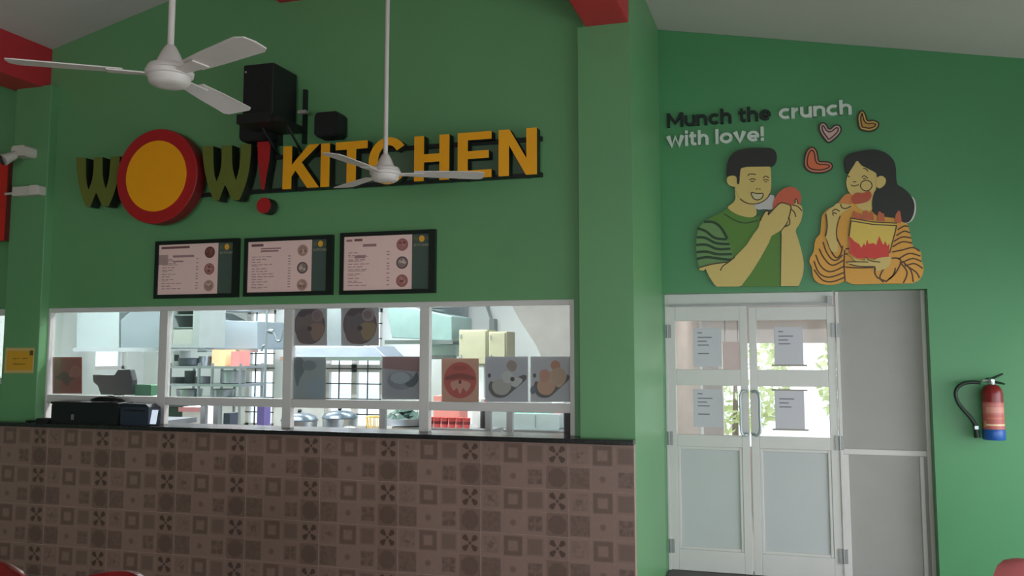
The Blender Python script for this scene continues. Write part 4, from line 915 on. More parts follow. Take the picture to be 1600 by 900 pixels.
# ================================================================== WINDOW POSTERS
YP = YW+0.0075
def poster(px0, py0, px1, py1, bgc, shapes, label):  # poster colours are washed out to paint in the veil glare of the glass
    q = quad_map((px0, py0), (px1, py0), (px1, py1), (px0, py1), YP)
    o = thing('food_poster', label, 'poster', 'food posters stuck inside the serving window', (q(.5, 0)[0], YP, q(.5, 0)[1]))
    m = MB().prism([q(0, 0), q(1, 0), q(1, 1), q(0, 1)], YP, YP+0.001, c=bgc); m.xform(Matrix.Translation(-o.location)); obj('sheet', m, PRINT, o)
    sh = []
    for s_ in shapes:
        if s_[0] == 'e': _, u, v, ru, rv, c = s_; sh.append(([q(u+ru*math.cos(2*math.pi*k/22), v+rv*math.sin(2*math.pi*k/22)) for k in range(22)], c))
        else: sh.append(([q(u, v) for u, v in (smooth(s_[1], 3) if s_[0] == 's' else s_[1])], s_[2]))
    shapes_obj('food_print', sh, YP, o, o.location, PRINT, 0.00008)
poster(82, 558, 128, 615, (176, 72, 66), [('s', [(.10, .42), (.25, .55), (.42, .60), (.62, .50), (.75, .40), (.62, .34), (.52, .22), (.40, .26), (.30, .36)], (120, 44, 40)), ('s', [(.55, .50), (.70, .78), (.95, .70), (.95, .50), (.75, .44)], (190, 98, 88)), ('e', .45, .40, .12, .08, (104, 34, 32))],
       'dark red food poster at the left end of the serving window')
bowl = lambda a, b_, c_: [('e', .5, .5, .45, .47, (124, 94, 98)), ('e', .5, .5, .39, .41, (138, 108, 110)), ('e', .36, .52, .24, .26, a), ('s', [(.16, .78), (.5, .93), (.84, .78), (.66, .70), (.5, .80), (.3, .70)], (104, 78, 86)), ('e', .72, .74, .17, .16, b_), ('e', .70, .74, .11, .10, (150, 118, 120)), ('e', .36, .26, .24, .22, (132, 104, 104)), ('s', [(.52, .50), (.70, .56), (.92, .50), (.86, .24), (.66, .12), (.54, .28)], c_), ('e', .50, .42, .07, .06, (90, 70, 76))]
poster(457, 477, 511, 540, (204, 192, 190), bowl((140, 112, 112), (164, 128, 130), (170, 130, 116)), 'grey poster of a bowl, upper left corner of the third pane')
poster(533, 475, 592, 540, (200, 190, 190), bowl((128, 106, 112), (172, 150, 148), (172, 140, 106)), 'grey poster of a bowl, upper row, right of the bright gap')
poster(452, 558, 509, 624, (176, 178, 178), [('s', [(.15, .95), (.35, .98), (.42, .70), (.30, .50), (.22, .30), (.14, .60)], (128, 132, 136)), ('s', [(.5, .10), (.55, .40), (.75, .52), (.95, .40), (.95, .10)], (168, 178, 188)), ('e', .55, .8, .2, .12, (146, 150, 154))],
       'glare-greyed food poster at the lower left of the third pane')
poster(597, 557, 656, 624, (180, 172, 176), [('p', [(0.02, .72), (.98, .64), (.98, .99), (.02, .99)], (170, 126, 126)), ('e', .5, .44, .36, .22, (150, 150, 158)), ('e', .48, .50, .26, .14, (186, 186, 192)), ('s', [(.60, .36), (.80, .48), (.92, .64), (.96, .44), (.80, .28)], (104, 106, 110))],
       'grey and dusty red food poster at the lower right of the third pane')
poster(690, 560, 748, 628, (222, 162, 138), [('e', .5, .5, .44, .42, (210, 92, 80)), ('s', [(.12, .58), (.5, .66), (.88, .58), (.86, .50), (.5, .54), (.14, .50)], (160, 70, 62)), ('s', [(.24, .44), (.5, .50), (.78, .42), (.68, .24), (.58, .32), (.5, .18), (.42, .32), (.32, .26)], (228, 160, 140)), ('e', .5, .78, .22, .06, (190, 80, 70)), ('e', .5, .46, .04, .05, (150, 60, 54))],
       'orange food poster with a round red emblem in the rightmost pane')
def dish(c1, c2, c3): return [('s', [(.08, .30), (.20, .12), (.45, .10), (.70, .28), (.96, .50), (.90, .60), (.60, .46), (.30, .36), (.14, .46)], (112, 98, 96)), ('s', [(.16, .34), (.26, .18), (.48, .16), (.62, .34), (.50, .50), (.24, .48)], c1), ('s', [(.40, .60), (.52, .68), (.66, .58), (.60, .42), (.44, .44)], c2), ('s', [(.50, .82), (.60, .92), (.74, .84), (.70, .68), (.56, .70)], c3), ('s', [(.60, .40), (.72, .54), (.88, .48), (.72, .32)], c2), ('e', .64, .50, .05, .05, (80, 70, 66)), ('e', .10, .58, .04, .05, (96, 84, 84))]
poster(758, 557, 825, 628, (200, 192, 196), dish((196, 182, 174), (216, 208, 204), (176, 150, 140)), 'lilac grey poster of a dumpling dish, right of the orange poster')
poster(829, 557, 892, 628, (200, 190, 192), dish((214, 164, 136), (214, 170, 146), (200, 140, 112))+[('s', [(.22, .62), (.34, .72), (.48, .64), (.46, .48), (.28, .44)], (212, 150, 128)), ('s', [(.52, .66), (.72, .76), (.90, .60), (.80, .40), (.58, .44)], (206, 166, 140)), ('e', .06, .26, .07, .09, (120, 120, 132))],
       'lilac grey poster of fried chicken, rightmost in the serving window')

# ================================================================== ON THE COUNTER
def pbox(name, label, cat, px0, py0, px1, py1, Y, dep, m, z0=None, group=None, ch=0.008):
    x0, x1 = P(px0, (py0+py1)/2, Y)[0], P(px1, (py0+py1)/2, Y)[0]; z1 = P((px0+px1)/2, py0, Y)[1]; zb = P((px0+px1)/2, py1, Y)[1] if z0 is None else z0
    o = thing(name, label, cat, group, ((x0+x1)/2, Y, zb)); o['dims'] = (x1-x0, dep, z1-zb)
    obj('body', MB().cbox(x0, Y, zb, x1, Y+dep, z1, ch).xform(Matrix.Translation(-o.location)), m, o)
    return o, (x0, x1, zb, z1)
o, q = pbox('cash_drawer', 'long black case on the counter at the left end of the serving window', 'cash drawer', 80, 632, 184, 660, YC-0.07, 0.15, mat('case_black', (18, 20, 24), 0.5), CT_Z)
T = Matrix.Translation(-o.location)
obj('latch', MB().box(q[0]+0.19, YC-0.078, q[2]+0.03, q[0]+0.21, YC-0.071, q[2]+0.07).xform(T), mat('latch_grey', (120, 120, 120), 0.4), o)
obj('lid', MB().cbox(q[0]-0.006, YC-0.075, q[3], q[1]+0.006, YC+0.085, q[3]+0.016, 0.004).xform(T), mat('case_black', (18, 20, 24)), o)
o, q2 = pbox('receipt_printer', 'dark blue grey printer on the counter beside the long black case', 'printer', 188, 636, 232, 660, YC-0.06, 0.13, NAVY, CT_Z)
T = Matrix.Translation(-o.location)
obj('cover', MB().prism([(q2[0], q2[3]), (q2[1], q2[3]), (q2[1]-0.03, q2[3]+0.02), (q2[0]+0.04, q2[3]+0.025)], YC-0.055, YC+0.05).xform(T), mat('printer_lid', (30, 36, 46), 0.4), o)
obj('paper_slot', MB().box(q2[0]+0.03, YC-0.064, q2[3]-0.03, q2[1]-0.03, YC-0.059, q2[3]-0.02).xform(T), BLACK, o)
cx0, cx1 = P(132, 628, YC-.05)[0], P(190, 628, YC-.05)[0]; zc = q[3]+0.016
o = thing('cable_bundle', 'coiled black cable heaped on the long black case', 'cable', loc=((cx0+cx1)/2, YC, zc))
pts = []; rnd = random.Random(5)
for k in range(70):
    a_ = k*0.55; r_ = 0.30+0.18*math.sin(k*0.37); pts.append(((cx1-cx0)*r_*math.cos(a_)*1.0, 0.05*math.sin(a_)*r_*2, 0.010+0.026*(1-abs(math.cos(a_)))*(k/70)+0.00015*k))
obj('coil', MB().tube(smooth3(pts, 2), 0.008, 6), BLACK, o)
o = thing('adapter_plug', 'small black adapter lying at the left end of the counter', 'adapter', loc=(P(78, 655, YC-.08)[0], YC-0.05, CT_Z))
T = None
ax0, ax1 = -0.14, 0.0
obj('body', MB().cbox(-0.13, -0.03, 0, -0.02, 0.04, 0.035, 0.008), BLACK, o); obj('lead', MB().tube(smooth3([(-0.13, 0.0, 0.012), (-0.2, -0.02, 0.01), (-0.26, 0.01, 0.008), (-0.24, 0.03, 0.008)]), 0.007, 6), BLACK, o)
# frame of the pass shelf just inside the window
fx = [PX(p_, 6.45) for p_ in (322, 342, 600, 764, 797)]
ps = thing('pass_shelf', 'grey steel pass shelf frame standing behind the window rail', 'shelf', None, ((fx[0]+fx[-1])/2, 6.45, 0)); T = Matrix.Translation(-ps.location)
for x in fx: obj('post', MB().box(x-.022, 6.43, 0, x+.022, 6.47, (RZ0+RZ1)/2-.055).xform(T), mat('shelf_post_grey', (150, 154, 160), .4, .2), ps)
obj('top_beam', MB().box(fx[0]-.1, 6.42, (RZ0+RZ1)/2-.055, fx[-1]+.1, 6.48, (RZ0+RZ1)/2-.03).xform(T), mat('shelf_post_grey', (150, 154, 160)), ps)
# payment terminal with a lit screen
tq = quad_map((233, 640), (246, 640), (242, 659), (229, 659), YC-0.03)
o = thing('payment_terminal', 'phone sized terminal with a lit white screen leaning beside the printer', 'terminal', loc=(tq(.5, 0)[0]+0.02, YC-0.045, CT_Z))
T = Matrix.Translation(-o.location)
zt_ = tq(.5, 1)[1]; zb_ = CT_Z
x0, x1 = tq(0, .5)[0], tq(1, .5)[0]
vs_ = [(x0, 0, 0), (x1, 0, 0), (x1, 0.0, zt_-zb_), (x0, 0.0, zt_-zb_)]
lean = Matrix.Rotation(math.radians(-12), 4, 'X')
obj('body', MB().cbox(-(x1-x0)/2-0.006, 0, 0, (x1-x0)/2+0.006, 0.012, zt_-zb_+0.006, 0.008).xform(lean), BLACK, o)
obj('screen', MB().box(-(x1-x0)/2, -0.001, 0.012, (x1-x0)/2, 0.0, zt_-zb_).xform(lean), mat('lit_screen', (200, 215, 230), 0.3, emit=((215, 228, 245), 0.7)), o)
obj('stand', MB().add([(-0.02, 0.012, 0.0), (0.02, 0.012, 0.0), (0.02, 0.06, 0.0), (-0.02, 0.06, 0.0), (-0.02, 0.022, 0.06), (0.02, 0.022, 0.06)], [(0, 3, 2, 1), (0, 1, 5, 4), (2, 3, 4, 5), (0, 4, 3), (1, 2, 5)]), BLACK, o)

_ax0, _ax1 = WX0+0.02, P(250, 660, 5.9)[0]
so_ = thing('service_shelf', 'steel service table inside the window under the till monitor', 'table', loc=((_ax0+_ax1)/2, 5.84, 0)); T = Matrix.Translation(-so_.location)
obj('table_top', MB().box(_ax0, 5.83, CT_Z-0.04, _ax1, 6.35, CT_Z-0.0005).xform(T), STEEL, so_)
for _x in (_ax0+.05, _ax1-.05):
    for _y in (5.87, 6.31): obj('leg', MB().tube([(_x, _y, 0), (_x, _y, CT_Z-.04)], .02, 8).xform(T), STEEL, so_)
# till screen seen from behind, on the inner counter
yi = 5.92
o = thing('till_monitor', 'dark grey till monitor seen from behind inside the window, beside the red poster', 'monitor', loc=(P(178, 618, yi)[0], yi, CT_Z))
T = Matrix.Translation(-o.location)
mp = [P(*p, yi) for p in ((144, 585), (178, 586), (184, 577), (203, 577), (207, 594), (206, 617), (157, 617), (152, 603), (145, 597))]
obj('housing', MB().prism(mp, yi, yi+0.06).xform(T), mat('monitor_grey', (18, 24, 32), 0.5), o, bev=0.008)
obj('screen', MB().prism([(a_*.94+(mp[4][0]+mp[7][0])/2*.06, z_*.94+(mp[0][1]+mp[6][1])/2*.06) for a_, z_ in (mp[0], mp[4], mp[5], mp[7])], yi+0.06, yi+0.064).xform(T), BLACK, o)
mx = (mp[5][0]+mp[6][0])/2
obj('stand', MB().box(mx-0.04, yi+0.015, CT_Z+0.012, mx+0.04, yi+0.045, mp[5][1]+0.01).box(mx-0.12, yi-0.06, CT_Z, mx+0.12, yi+0.14, CT_Z+0.014).xform(T), mat('monitor_grey', (54, 64, 74)), o)
zbk = P(222, 618, 5.95)[1]
o, _ = pbox('tissue_box', 'small green carton inside the window, right of the till monitor', 'box', 210, 601, 236, 618, 5.95, 0.10, mat('carton_green', (60, 118, 84), 0.6, vary=.1))
o2 = thing('wooden_stand', 'pale riser under the small green carton', 'stand', loc=(o.location.x, 5.95, CT_Z))
obj('box_side', MB().cbox(-0.10, 0, 0, 0.10, 0.12, o.location.z-CT_Z-0.0005, 0.004), KITCHEN_WALL, o2)

# ================================================================== KITCHEN INTERIOR
def steel_table(x0, x1, y0, y1, z, label, shelf=0.45):
    o = thing('steel_table', label, 'table', loc=((x0+x1)/2, (y0+y1)/2, 0)); T = Matrix.Translation(-o.location)
    obj('table_top', MB().box(x0, y0, z-0.04, x1, y1, z).xform(T), STEEL, o, bev=0.004)
    if shelf: obj('lower_shelf', MB().box(x0+.03, y0+.03, shelf-.02, x1-.03, y1-.03, shelf).xform(T), STEEL, o)
    for x in (x0+0.04, x1-0.04):
        for y in (y0+0.04, y1-0.04): obj('leg', MB().tube([(x, y, 0), (x, y, z-0.04)], 0.02, 8).xform(T), STEEL, o)
    return o
def hood(name, label, Y, dep, pts_front, m, lip=None):
    """canopy: front outline given as photo points, run back by dep"""
    q = [P(*p, Y) for p in pts_front]; zb = min(p[1] for p in q); cx = sum(p[0] for p in q)/len(q)
    o = thing(name, label, 'hood', loc=(cx, Y, zb)); T = Matrix.Translation(-o.location)
    obj('canopy', MB().prism(q, Y, Y+dep).xform(T), m, o, bev=0.01)
    x0, x1 = min(p[0] for p in q), max(p[0] for p in q); zt = max(p[1] for p in q)
    obj('lip', MB().box(x0-0.012, Y-0.012, zb-0.03, x1+0.012, Y, zb+0.012).xform(T), CHROME, o)
    obj('duct', MB().box(cx-0.18, Y+dep*.3, zt-0.002, cx+0.18, Y+dep*.8, KZ-0.001).xform(T), STEEL, o)
    return o
HOODM = mat('hood_steel', (186, 198, 202), 0.38, 0.55, vary=0.06, scale=2)
HOODG = mat('hood_steel_grey', (140, 152, 160), 0.4, 0.5, vary=0.08, scale=2)
hood('exhaust_hood', 'large bright steel exhaust hood behind the left pane', 8.05, 0.55, [(119, 545), (186, 545), (186, 500), (186, 470), (120, 470)], HOODM)
hood('exhaust_hood', 'grey steel exhaust hood with slanted side, behind the left pane near the mullion', 7.9, 0.7, [(188, 545), (256, 545), (256, 468), (222, 470), (188, 500)], HOODG)
hood('exhaust_hood', 'blue grey steel exhaust hood behind the second pane', 8.7, 0.6, [(313, 546), (402, 546), (402, 502), (340, 500), (313, 486)], HOODG)
hood('exhaust_hood', 'low trapezoid steel hood above the barred window, behind the third pane', 9.1, 0.5, [(440, 559), (604, 559), (586, 541), (456, 541)], mat('hood_blue_white', (170, 180, 198), 0.35, 0.4))
# wall cabinet with glass behind the first mullion
yc_ = 7.4
cq = quad_map((263, 472), (312, 472), (312, 543), (263, 543), yc_)
o = thing('wall_cabinet', 'grey framed glass cabinet just right of the first mullion', 'cabinet', loc=(cq(.5, 0)[0], yc_, cq(.5, 0)[1]))
T = Matrix.Translation(-o.location); CG = mat('cabinet_grey', (136, 146, 146), 0.5)
m = MB(); f_ = lambda u0, v0, u1, v1: (cq(u0, .5)[0], cq(.5, v0)[1], cq(u1, .5)[0], cq(.5, v1)[1])
for r_ in ((0, 0, .14, 1), (.78, 0, 1, 1), (.14, 0, .78, .08), (.14, .94, .78, 1)):
    a_, b1, c1, d1 = f_(*r_); m.box(a_, yc_, b1, c1, yc_+0.4, d1)
a_, b1, c1, d1 = f_(0, 0, 1, 1); m.box(a_, yc_+0.4, b1, c1, yc_+0.41, d1)
obj('carcass', m.xform(T), CG, o)
for v in (.42, .70):
    a_, b1, c1, d1 = f_(.14, v, .78, v+.03); obj('shelf', MB().box(a_, yc_+.02, b1, c1, yc_+.38, d1).xform(T), STEEL, o)
a_, b1, c1, d1 = f_(.14, .08, .78, .40); obj('door', MB().box(a_, yc_+.005, b1, c1, yc_+.015, d1).xform(T), mat('cabinet_smoked', (150, 156, 150), 0.3), o)
obj('hanger', MB().box(cq(.2, 1)[0]-.01, yc_+.1, cq(.5, 1)[1]-.001, cq(.2, 1)[0]+.01, yc_+.12, KZ-.001).box(cq(.8, 1)[0]-.01, yc_+.1, cq(.5, 1)[1]-.001, cq(.8, 1)[0]+.01, yc_+.12, KZ-.001).xform(T), STEEL, o)

# steel rack along the rear wall with pots and cartons
rx0_, rx1_ = P(262, 570, 8.3)[0], P(377, 570, 8.3)[0]; ry0, ry1 = 8.3, 8.75
zs_ = [P(320, 572, 8.3)[1], P(320, 600, 8.3)[1], P(320, 622, 8.3)[1], 0.75]
rack = thing('steel_rack', 'steel kitchen rack behind the second pane carrying pots and cartons', 'rack', loc=((rx0_+rx1_)/2, ry0, 0)); T = Matrix.Translation(-rack.location)
for z in zs_: obj('shelf', MB().box(rx0_, ry0, z-0.025, rx1_, ry1, z).xform(T), STEEL, rack)
for x in (rx0_+0.02, rx0_+(rx1_-rx0_)*.42, rx0_+(rx1_-rx0_)*.60, rx1_-0.02):
    for y in (ry0+0.02, ry1-0.02): obj('post', MB().tube([(x, y, 0), (x, y, zs_[0]+0.03)], 0.016, 8).xform(T), STEEL, rack)
def pot(x, y, z, r, h, m, label, name='cooking_pot', handle=True, group=None):
    o = thing(name, label, 'pot', group, (x, y, z))
    obj('body', MB().lathe([(r*.85, 0), (r*.95, .01), (r, h), (r*1.04, h+.004), (r*.96, h), (r*.9, h*.9)], 0, 0, 18), m, o)
    if handle: obj('handle', MB().tube([(r*.9, 0, h*.85), (r*1.35, 0, h*.95), (r*2.0, 0, h)], 0.010, 6), BLACK, o)
    return o
DARKPAN = mat('dark_pan', (70, 80, 88), 0.4, 0.4)
k0 = lambda px, Y=8.5: P(px, 560, Y)[0]
pot(k0(298), 8.5, zs_[0], 0.13, 0.08, DARKPAN, 'dark shallow pan on the top shelf of the steel rack')
pot(k0(321), 8.5, zs_[0], 0.07, 0.10, STEEL, 'small steel pot on the top shelf of the rack, right of the dark pan', handle=False)
pot(k0(282), 8.5, zs_[1], 0.09, 0.06, DARKPAN, 'dark pan on the second shelf of the steel rack, at its left end')
pot(k0(300), 8.48, zs_[1], 0.06, 0.13, DARKPAN, 'tall dark jug shaped pot on the second shelf of the rack', handle=False)
pot(k0(320), 8.5, zs_[1], 0.10, 0.07, STEEL, 'wide steel pot on the second shelf of the rack', handle=False)
pot(k0(365), 8.5, zs_[1], 0.13, 0.135, STEEL, 'big steel stock pot on the second shelf near the barred window', handle=False)
pot(k0(350), 8.5, zs_[2], 0.12, 0.085, STEEL, 'steel basin on the third shelf of the rack', handle=False)
pot(k0(298), 8.5, zs_[2], 0.14, 0.08, STEEL, 'steel basin on the third shelf, under the dark pans', handle=False)
def carton(px0, px1, h, Y, z, m, label, dep=0.2, name='carton', group=None):
    x0, x1 = k0(px0, Y), k0(px1, Y); o = thing(name, label, 'box', group, ((x0+x1)/2, Y, z)); w_ = (x1-x0)/2
    obj('box_side', MB().cbox(-w_, 0, 0, w_, dep, h, .004), m, o); obj('flap', MB().box(-w_, 0.0, h, w_, dep/2-.002, h+.004).box(-w_, dep/2+.002, h, w_, dep, h+.004), m, o); return o
carton(331, 351, 0.17, 8.45, zs_[0], mat('carton_orange', (236, 186, 140), .7), 'pale orange carton on the top shelf of the rack')
carton(361, 374, 0.15, 8.45, zs_[0], mat('carton_red', (220, 120, 116), .7), 'pinkish red carton on the top shelf of the rack, by the barred window')
o = carton(271, 281, 0.16, 8.45, zs_[0], KITCHEN_WALL, 'white box with a black square label on the top shelf of the rack')
obj('label_square', MB().box(-0.03, -0.002, 0.05, 0.03, 0.0, 0.12), BLACK, o)
# gas pipe with curved branch
gp = thing('gas_pipe', 'thin grey vertical pipe with a hook valve and curved branch behind the second pane', 'pipe', loc=(P(415, 560, 7.25)[0], 7.25, 0)); T = Matrix.Translation(-gp.location)
PIPE = mat('pipe_grey', (120, 130, 136), 0.4, 0.3)
gx = P(415, 560, 7.25)[0]
obj('riser', MB().tube([(gx, 7.25, 0), (gx, 7.25, KZ)], 0.012, 8).xform(T), PIPE, gp)
g_ = lambda a_, b1: (P(a_, b1, 7.25)[0], 7.25, P(a_, b1, 7.25)[1])
obj('branch', MB().tube(smooth3([g_(415, 518), g_(424, 517), g_(429, 524), g_(432, 532), g_(438, 532), g_(441, 522), g_(442, 514)]), 0.010, 8).xform(T), PIPE, gp)
obj('branch_valve', MB().tube([g_(421, 517.5), g_(427, 518.5)], 0.022, 8).xform(T), PIPE, gp)
obj('hook_valve', MB().tube(smooth3([g_(415, 540), g_(410, 542), g_(409, 549)]), 0.012, 8).xform(T), PIPE, gp)
# beige distribution boxes, tall unit and slanted soffit behind the right pane
BG = mat('panel_beige', (182, 180, 152), 0.5)
yb_ = 8.6
for (a_, b1, c1, d1, lab_) in ((716, 515, 761, 557, 'beige distribution box with two hinges behind the rightmost pane'), (762, 518, 791, 556, 'pale beige distribution box, the right one of the pair')):
    x0, x1 = P(a_, 535, yb_)[0], P(c1, 535, yb_)[0]; z1, z0 = P(760, b1, yb_)[1], P(760, d1+14, yb_)[1]
    o = thing('distribution_box', lab_, 'electrical box', None, ((x0+x1)/2, yb_, z0)); T = Matrix.Translation(-o.location)
    obj('casing', MB().box(x0, yb_+0.02, z0, x1, yb_+0.3, z1).xform(T), BG, o, bev=.006)
    obj('door', MB().box(x0+.015, yb_, z0+.015, x1-.015, yb_+.02, z1-.015).xform(T), BG, o, bev=.004)
    for zz in (z0+(z1-z0)*.25, z0+(z1-z0)*.82): obj('hinge', MB().tube([(x0+.03, yb_-.004, zz-.02), (x0+.03, yb_-.004, zz+.02)], .008, 6).xform(T), CHROME, o)
    obj('pedestal', MB().box(x0+.05, yb_+.05, 0, x1-.05, yb_+.28, z0).xform(T), KITCHEN_WALL, o)
ys_ = 8.2
sq = [P(*p, ys_) for p in ((795, 468), (812, 500), (838, 540), (852, 572))]
sf = MB().prism([(sq[0][0]-0.10, KZ), sq[0], sq[1], sq[2], sq[3], (KX1-.02, sq[3][1]), (KX1-.02, KZ)], ys_, ys_+1.2)
struct('trim_14', sf, mat('soffit_grey', (174, 168, 164), 0.6))
cd_ = thing('conduit', 'white conduit with a junction fitting running down the rear wall behind the rightmost pane', 'conduit', loc=(P(770, 500, 9.7)[0], 9.7, 1.6)); T = Matrix.Translation(-cd_.location)
q_ = lambda a_, b1: (P(a_, b1, 9.72)[0], 9.72, P(a_, b1, 9.72)[1])
obj('tube', MB().tube([q_(755, 460), q_(760, 476), q_(768, 500), q_(770, 502)], 0.015, 8).xform(T), CG, cd_)
e_ = q_(770, 505); obj('fitting', MB().cbox(e_[0]-.03, 9.68, e_[2]-.10, e_[0]+.03, 9.80, e_[2]+.05, .01).xform(T), CG, cd_)
obj('tail', MB().tube([(e_[0], 9.75, e_[2]-.1), (e_[0], 9.75, 1.2)], 0.012, 8).xform(T), KITCHEN_WALL, cd_)
# teal steel unit behind the third mullion
TEAL = mat('teal_steel', (146, 174, 172), 0.35, 0.35, vary=.08)
hood('exhaust_hood', 'teal tinted steel hood behind the third mullion, with a sloped left side', 8.6, 0.6, [(612, 528), (706, 533), (706, 494), (640, 480), (604, 480)], TEAL)
hood('exhaust_hood', 'lower teal grey steel cupboard hood right of the third mullion', 9.25, 0.4, [(672, 557), (712, 557), (712, 538), (672, 538)], mat('teal_grey', (176, 196, 190), 0.4, .2))

# inner work tables and what stands on them
t1 = steel_table(P(262, 660, 6.7)[0], P(436, 660, 6.7)[0], 6.7, 7.2, 0.98, 'steel work table behind the second opening')
tx0, tx1 = P(455, 660, 6.9)[0], P(600, 660, 6.9)[0]
t2 = steel_table(tx0, tx1, 6.9, 7.4, 0.92, 'steel work table behind the third opening')
t3x0, t3x1 = P(612, 660, 7.4)[0], P(770, 660, 7.4)[0]
t3 = steel_table(t3x0, t3x1, 7.4, 7.95, 0.98, 'steel work table carrying the row of red cups')
t4x0, t4x1 = P(786, 660, 7.0)[0], KX1-0.06
t4 = steel_table(t4x0, t4x1, 7.0, 7.6, 1.02, 'steel work table at the right end of the kitchen', 0.5)
# red cups
CUP = mat('cup_red', (216, 92, 92), 0.5, vary=.05)
for k in range(6):
    px_ = 672+11.5*k; zc_ = 0.98
    o = thing('paper_cup', ('leftmost', 'second', 'third', 'fourth', 'fifth', 'rightmost')[k]+' small red paper cup from the left in the row on the steel table', 'cup', 'row of red paper cups', (P(px_, 655, 7.46)[0], 7.46, zc_))
    obj('body', MB().lathe([(.024, 0), (.032, .085), (.034, .087), (.030, .083)], 0, 0, 12), CUP, o); obj('band', MB().lathe([(.0285, .03), (.0305, .055)], 0, 0, 12), mat('cup_dark', (110, 36, 44), .5), o)
carton(678, 718, 0.26, 7.6, 0.98, mat('reflection_salmon', (228, 150, 142), .7), 'salmon pink block standing in for a red reflection behind the row of red cups', .22)  # solid block shaped in place of a red reflection above the cups
carton(738, 752, 0.24, 7.55, 0.98, KITCHEN_WALL, 'tall white carton right of the red cups', .2)
o = thing('sauce_bottle', 'black squeeze bottle beside the tall white carton', 'bottle', loc=(P(757, 655, 7.5)[0], 7.5, .98))
obj('body', MB().lathe([(.035, 0), (.037, .01), (.037, .15), (.02, .18), (.012, .2)], 0, 0, 14), BLACK, o); obj('cap', MB().lathe([(.013, .2), (.005, .24)], 0, 0, 10), CUP, o)
# greens in a steel tray
o = thing('food_tray', 'steel tray with a lid of dark greens behind the third opening, right side', 'tray', loc=(P(630, 655, 7.5)[0], 7.55, .98))
obj('tray', MB().lathe([(.10, 0), (.20, .01), (.24, .07), (.23, .07), (.19, .02)], 0, 0, 20), STEEL, o)
rnd = random.Random(9); m = MB()
for k in range(26):
    a_ = rnd.uniform(0, 6.28); r_ = rnd.uniform(0, .17); s_ = rnd.uniform(.04, .07); x_, y_, z_ = r_*math.cos(a_), r_*math.sin(a_), .06+rnd.uniform(0, .09)*(1-r_/.2)
    m.add([(x_-s_, y_, z_), (x_, y_-s_, z_-.01), (x_+s_, y_, z_), (x_, y_+s_, z_+.01), (x_, y_, z_+s_*.7)], [(0, 1, 4), (1, 2, 4), (2, 3, 4), (3, 0, 4), (3, 2, 1, 0)])
gr = obj('greens', m, mat('dark_greens', (62, 92, 84), .7, vary=.2, scale=30), o); gr['kind'] = 'stuff'
# lidded steel serving pans on the inner counter
for px_, lab_ in ((471, 'large lidded steel serving pan behind the second mullion'), (502, 'second lidded steel serving pan, nearer the barred window')):
    o = thing('serving_pan', lab_, 'pan', None, (P(px_, 660, 7.1)[0], 7.1+(px_-474)*.012, .92))
    obj('body', MB().lathe([(.13, 0), (.15, .02), (.155, .12), (.165, .125)], 0, 0, 22), STEEL, o); obj('lid', MB().lathe([(.163, .127), (.14, .16), (.08, .185), (.02, .192)], 0, 0, 22), mat('lid_dark_steel', (78, 94, 104), .3, .5), o)
    obj('knob', MB().lathe([(.012, .192), (.02, .205), (.012, .22)], 0, 0, 10), BLACK, o)
o = thing('basket', 'small yellow wire basket on the sill right of the barred window', 'basket', loc=(P(580, 650, 7.1)[0], 7.2, .92))
obj('rim', MB().tube([(.09*math.cos(a_*math.pi/8), .07*math.sin(a_*math.pi/8), .16) for a_ in range(17)], .006, 6), mat('basket_yellow', (226, 196, 110), .5), o)
m = MB()
for k in range(14): a_ = k*2*math.pi/14; m.tube([(.07*math.cos(a_), .055*math.sin(a_), .004), (.09*math.cos(a_), .07*math.sin(a_), .16)], .005, 5)
obj('ribs', m.lathe([(.075, 0), (.075, .008)], 0, 0, 14), mat('basket_yellow', (226, 196, 110)), o)
o = thing('cloth_pile', 'crumpled white cloth on the steel table below the barred window', 'cloth', loc=(P(550, 660, 7.1)[0], 7.05, .92))
pr = [(0.12, 0), (.13, .02), (.10, .05), (.05, .07), (.01, .075)]
cm = MB().lathe(pr, 0, 0, 18); rnd = random.Random(3); cm.v = [(x*(1+rnd.uniform(-.15, .15)), y*.7*(1+rnd.uniform(-.15, .15)), max(0, z*(1+rnd.uniform(-.2, .2)))) for x, y, z in cm.v]
obj('folds', cm, KITCHEN_WALL, o)
# things on the first table
o = carton(288, 316, 0.17, 6.85, .98, mat('carton_white_pink', (226, 214, 218), .7), 'white carton with a pink lid on the steel table behind the second opening', .2)
obj('lid_band', MB().box(-.135, -.002, .13, .135, 0, .17), mat('pink_band', (226, 150, 160), .6), o)
o = thing('serving_tray', 'black shallow tray tilted on a pile behind the second opening', 'tray', loc=(P(276, 645, 6.8)[0], 6.95, .98))
obj('dish', MB().box(-.22, -.001, .0, -.02, .22, .16).box(-.24, -.012, .16, .02, .24, .185), mat('tray_dark', (60, 66, 72), .4), o, bev=.006)
carton(352, 362, .12, 6.9, .98, NAVY, 'small dark blue carton on the steel table behind the second opening', .12)
o = carton(404, 415, .19, 6.9, .98, mat('violet_box', (104, 92, 150), .6), 'violet carton on the steel table before the barred window', .1)
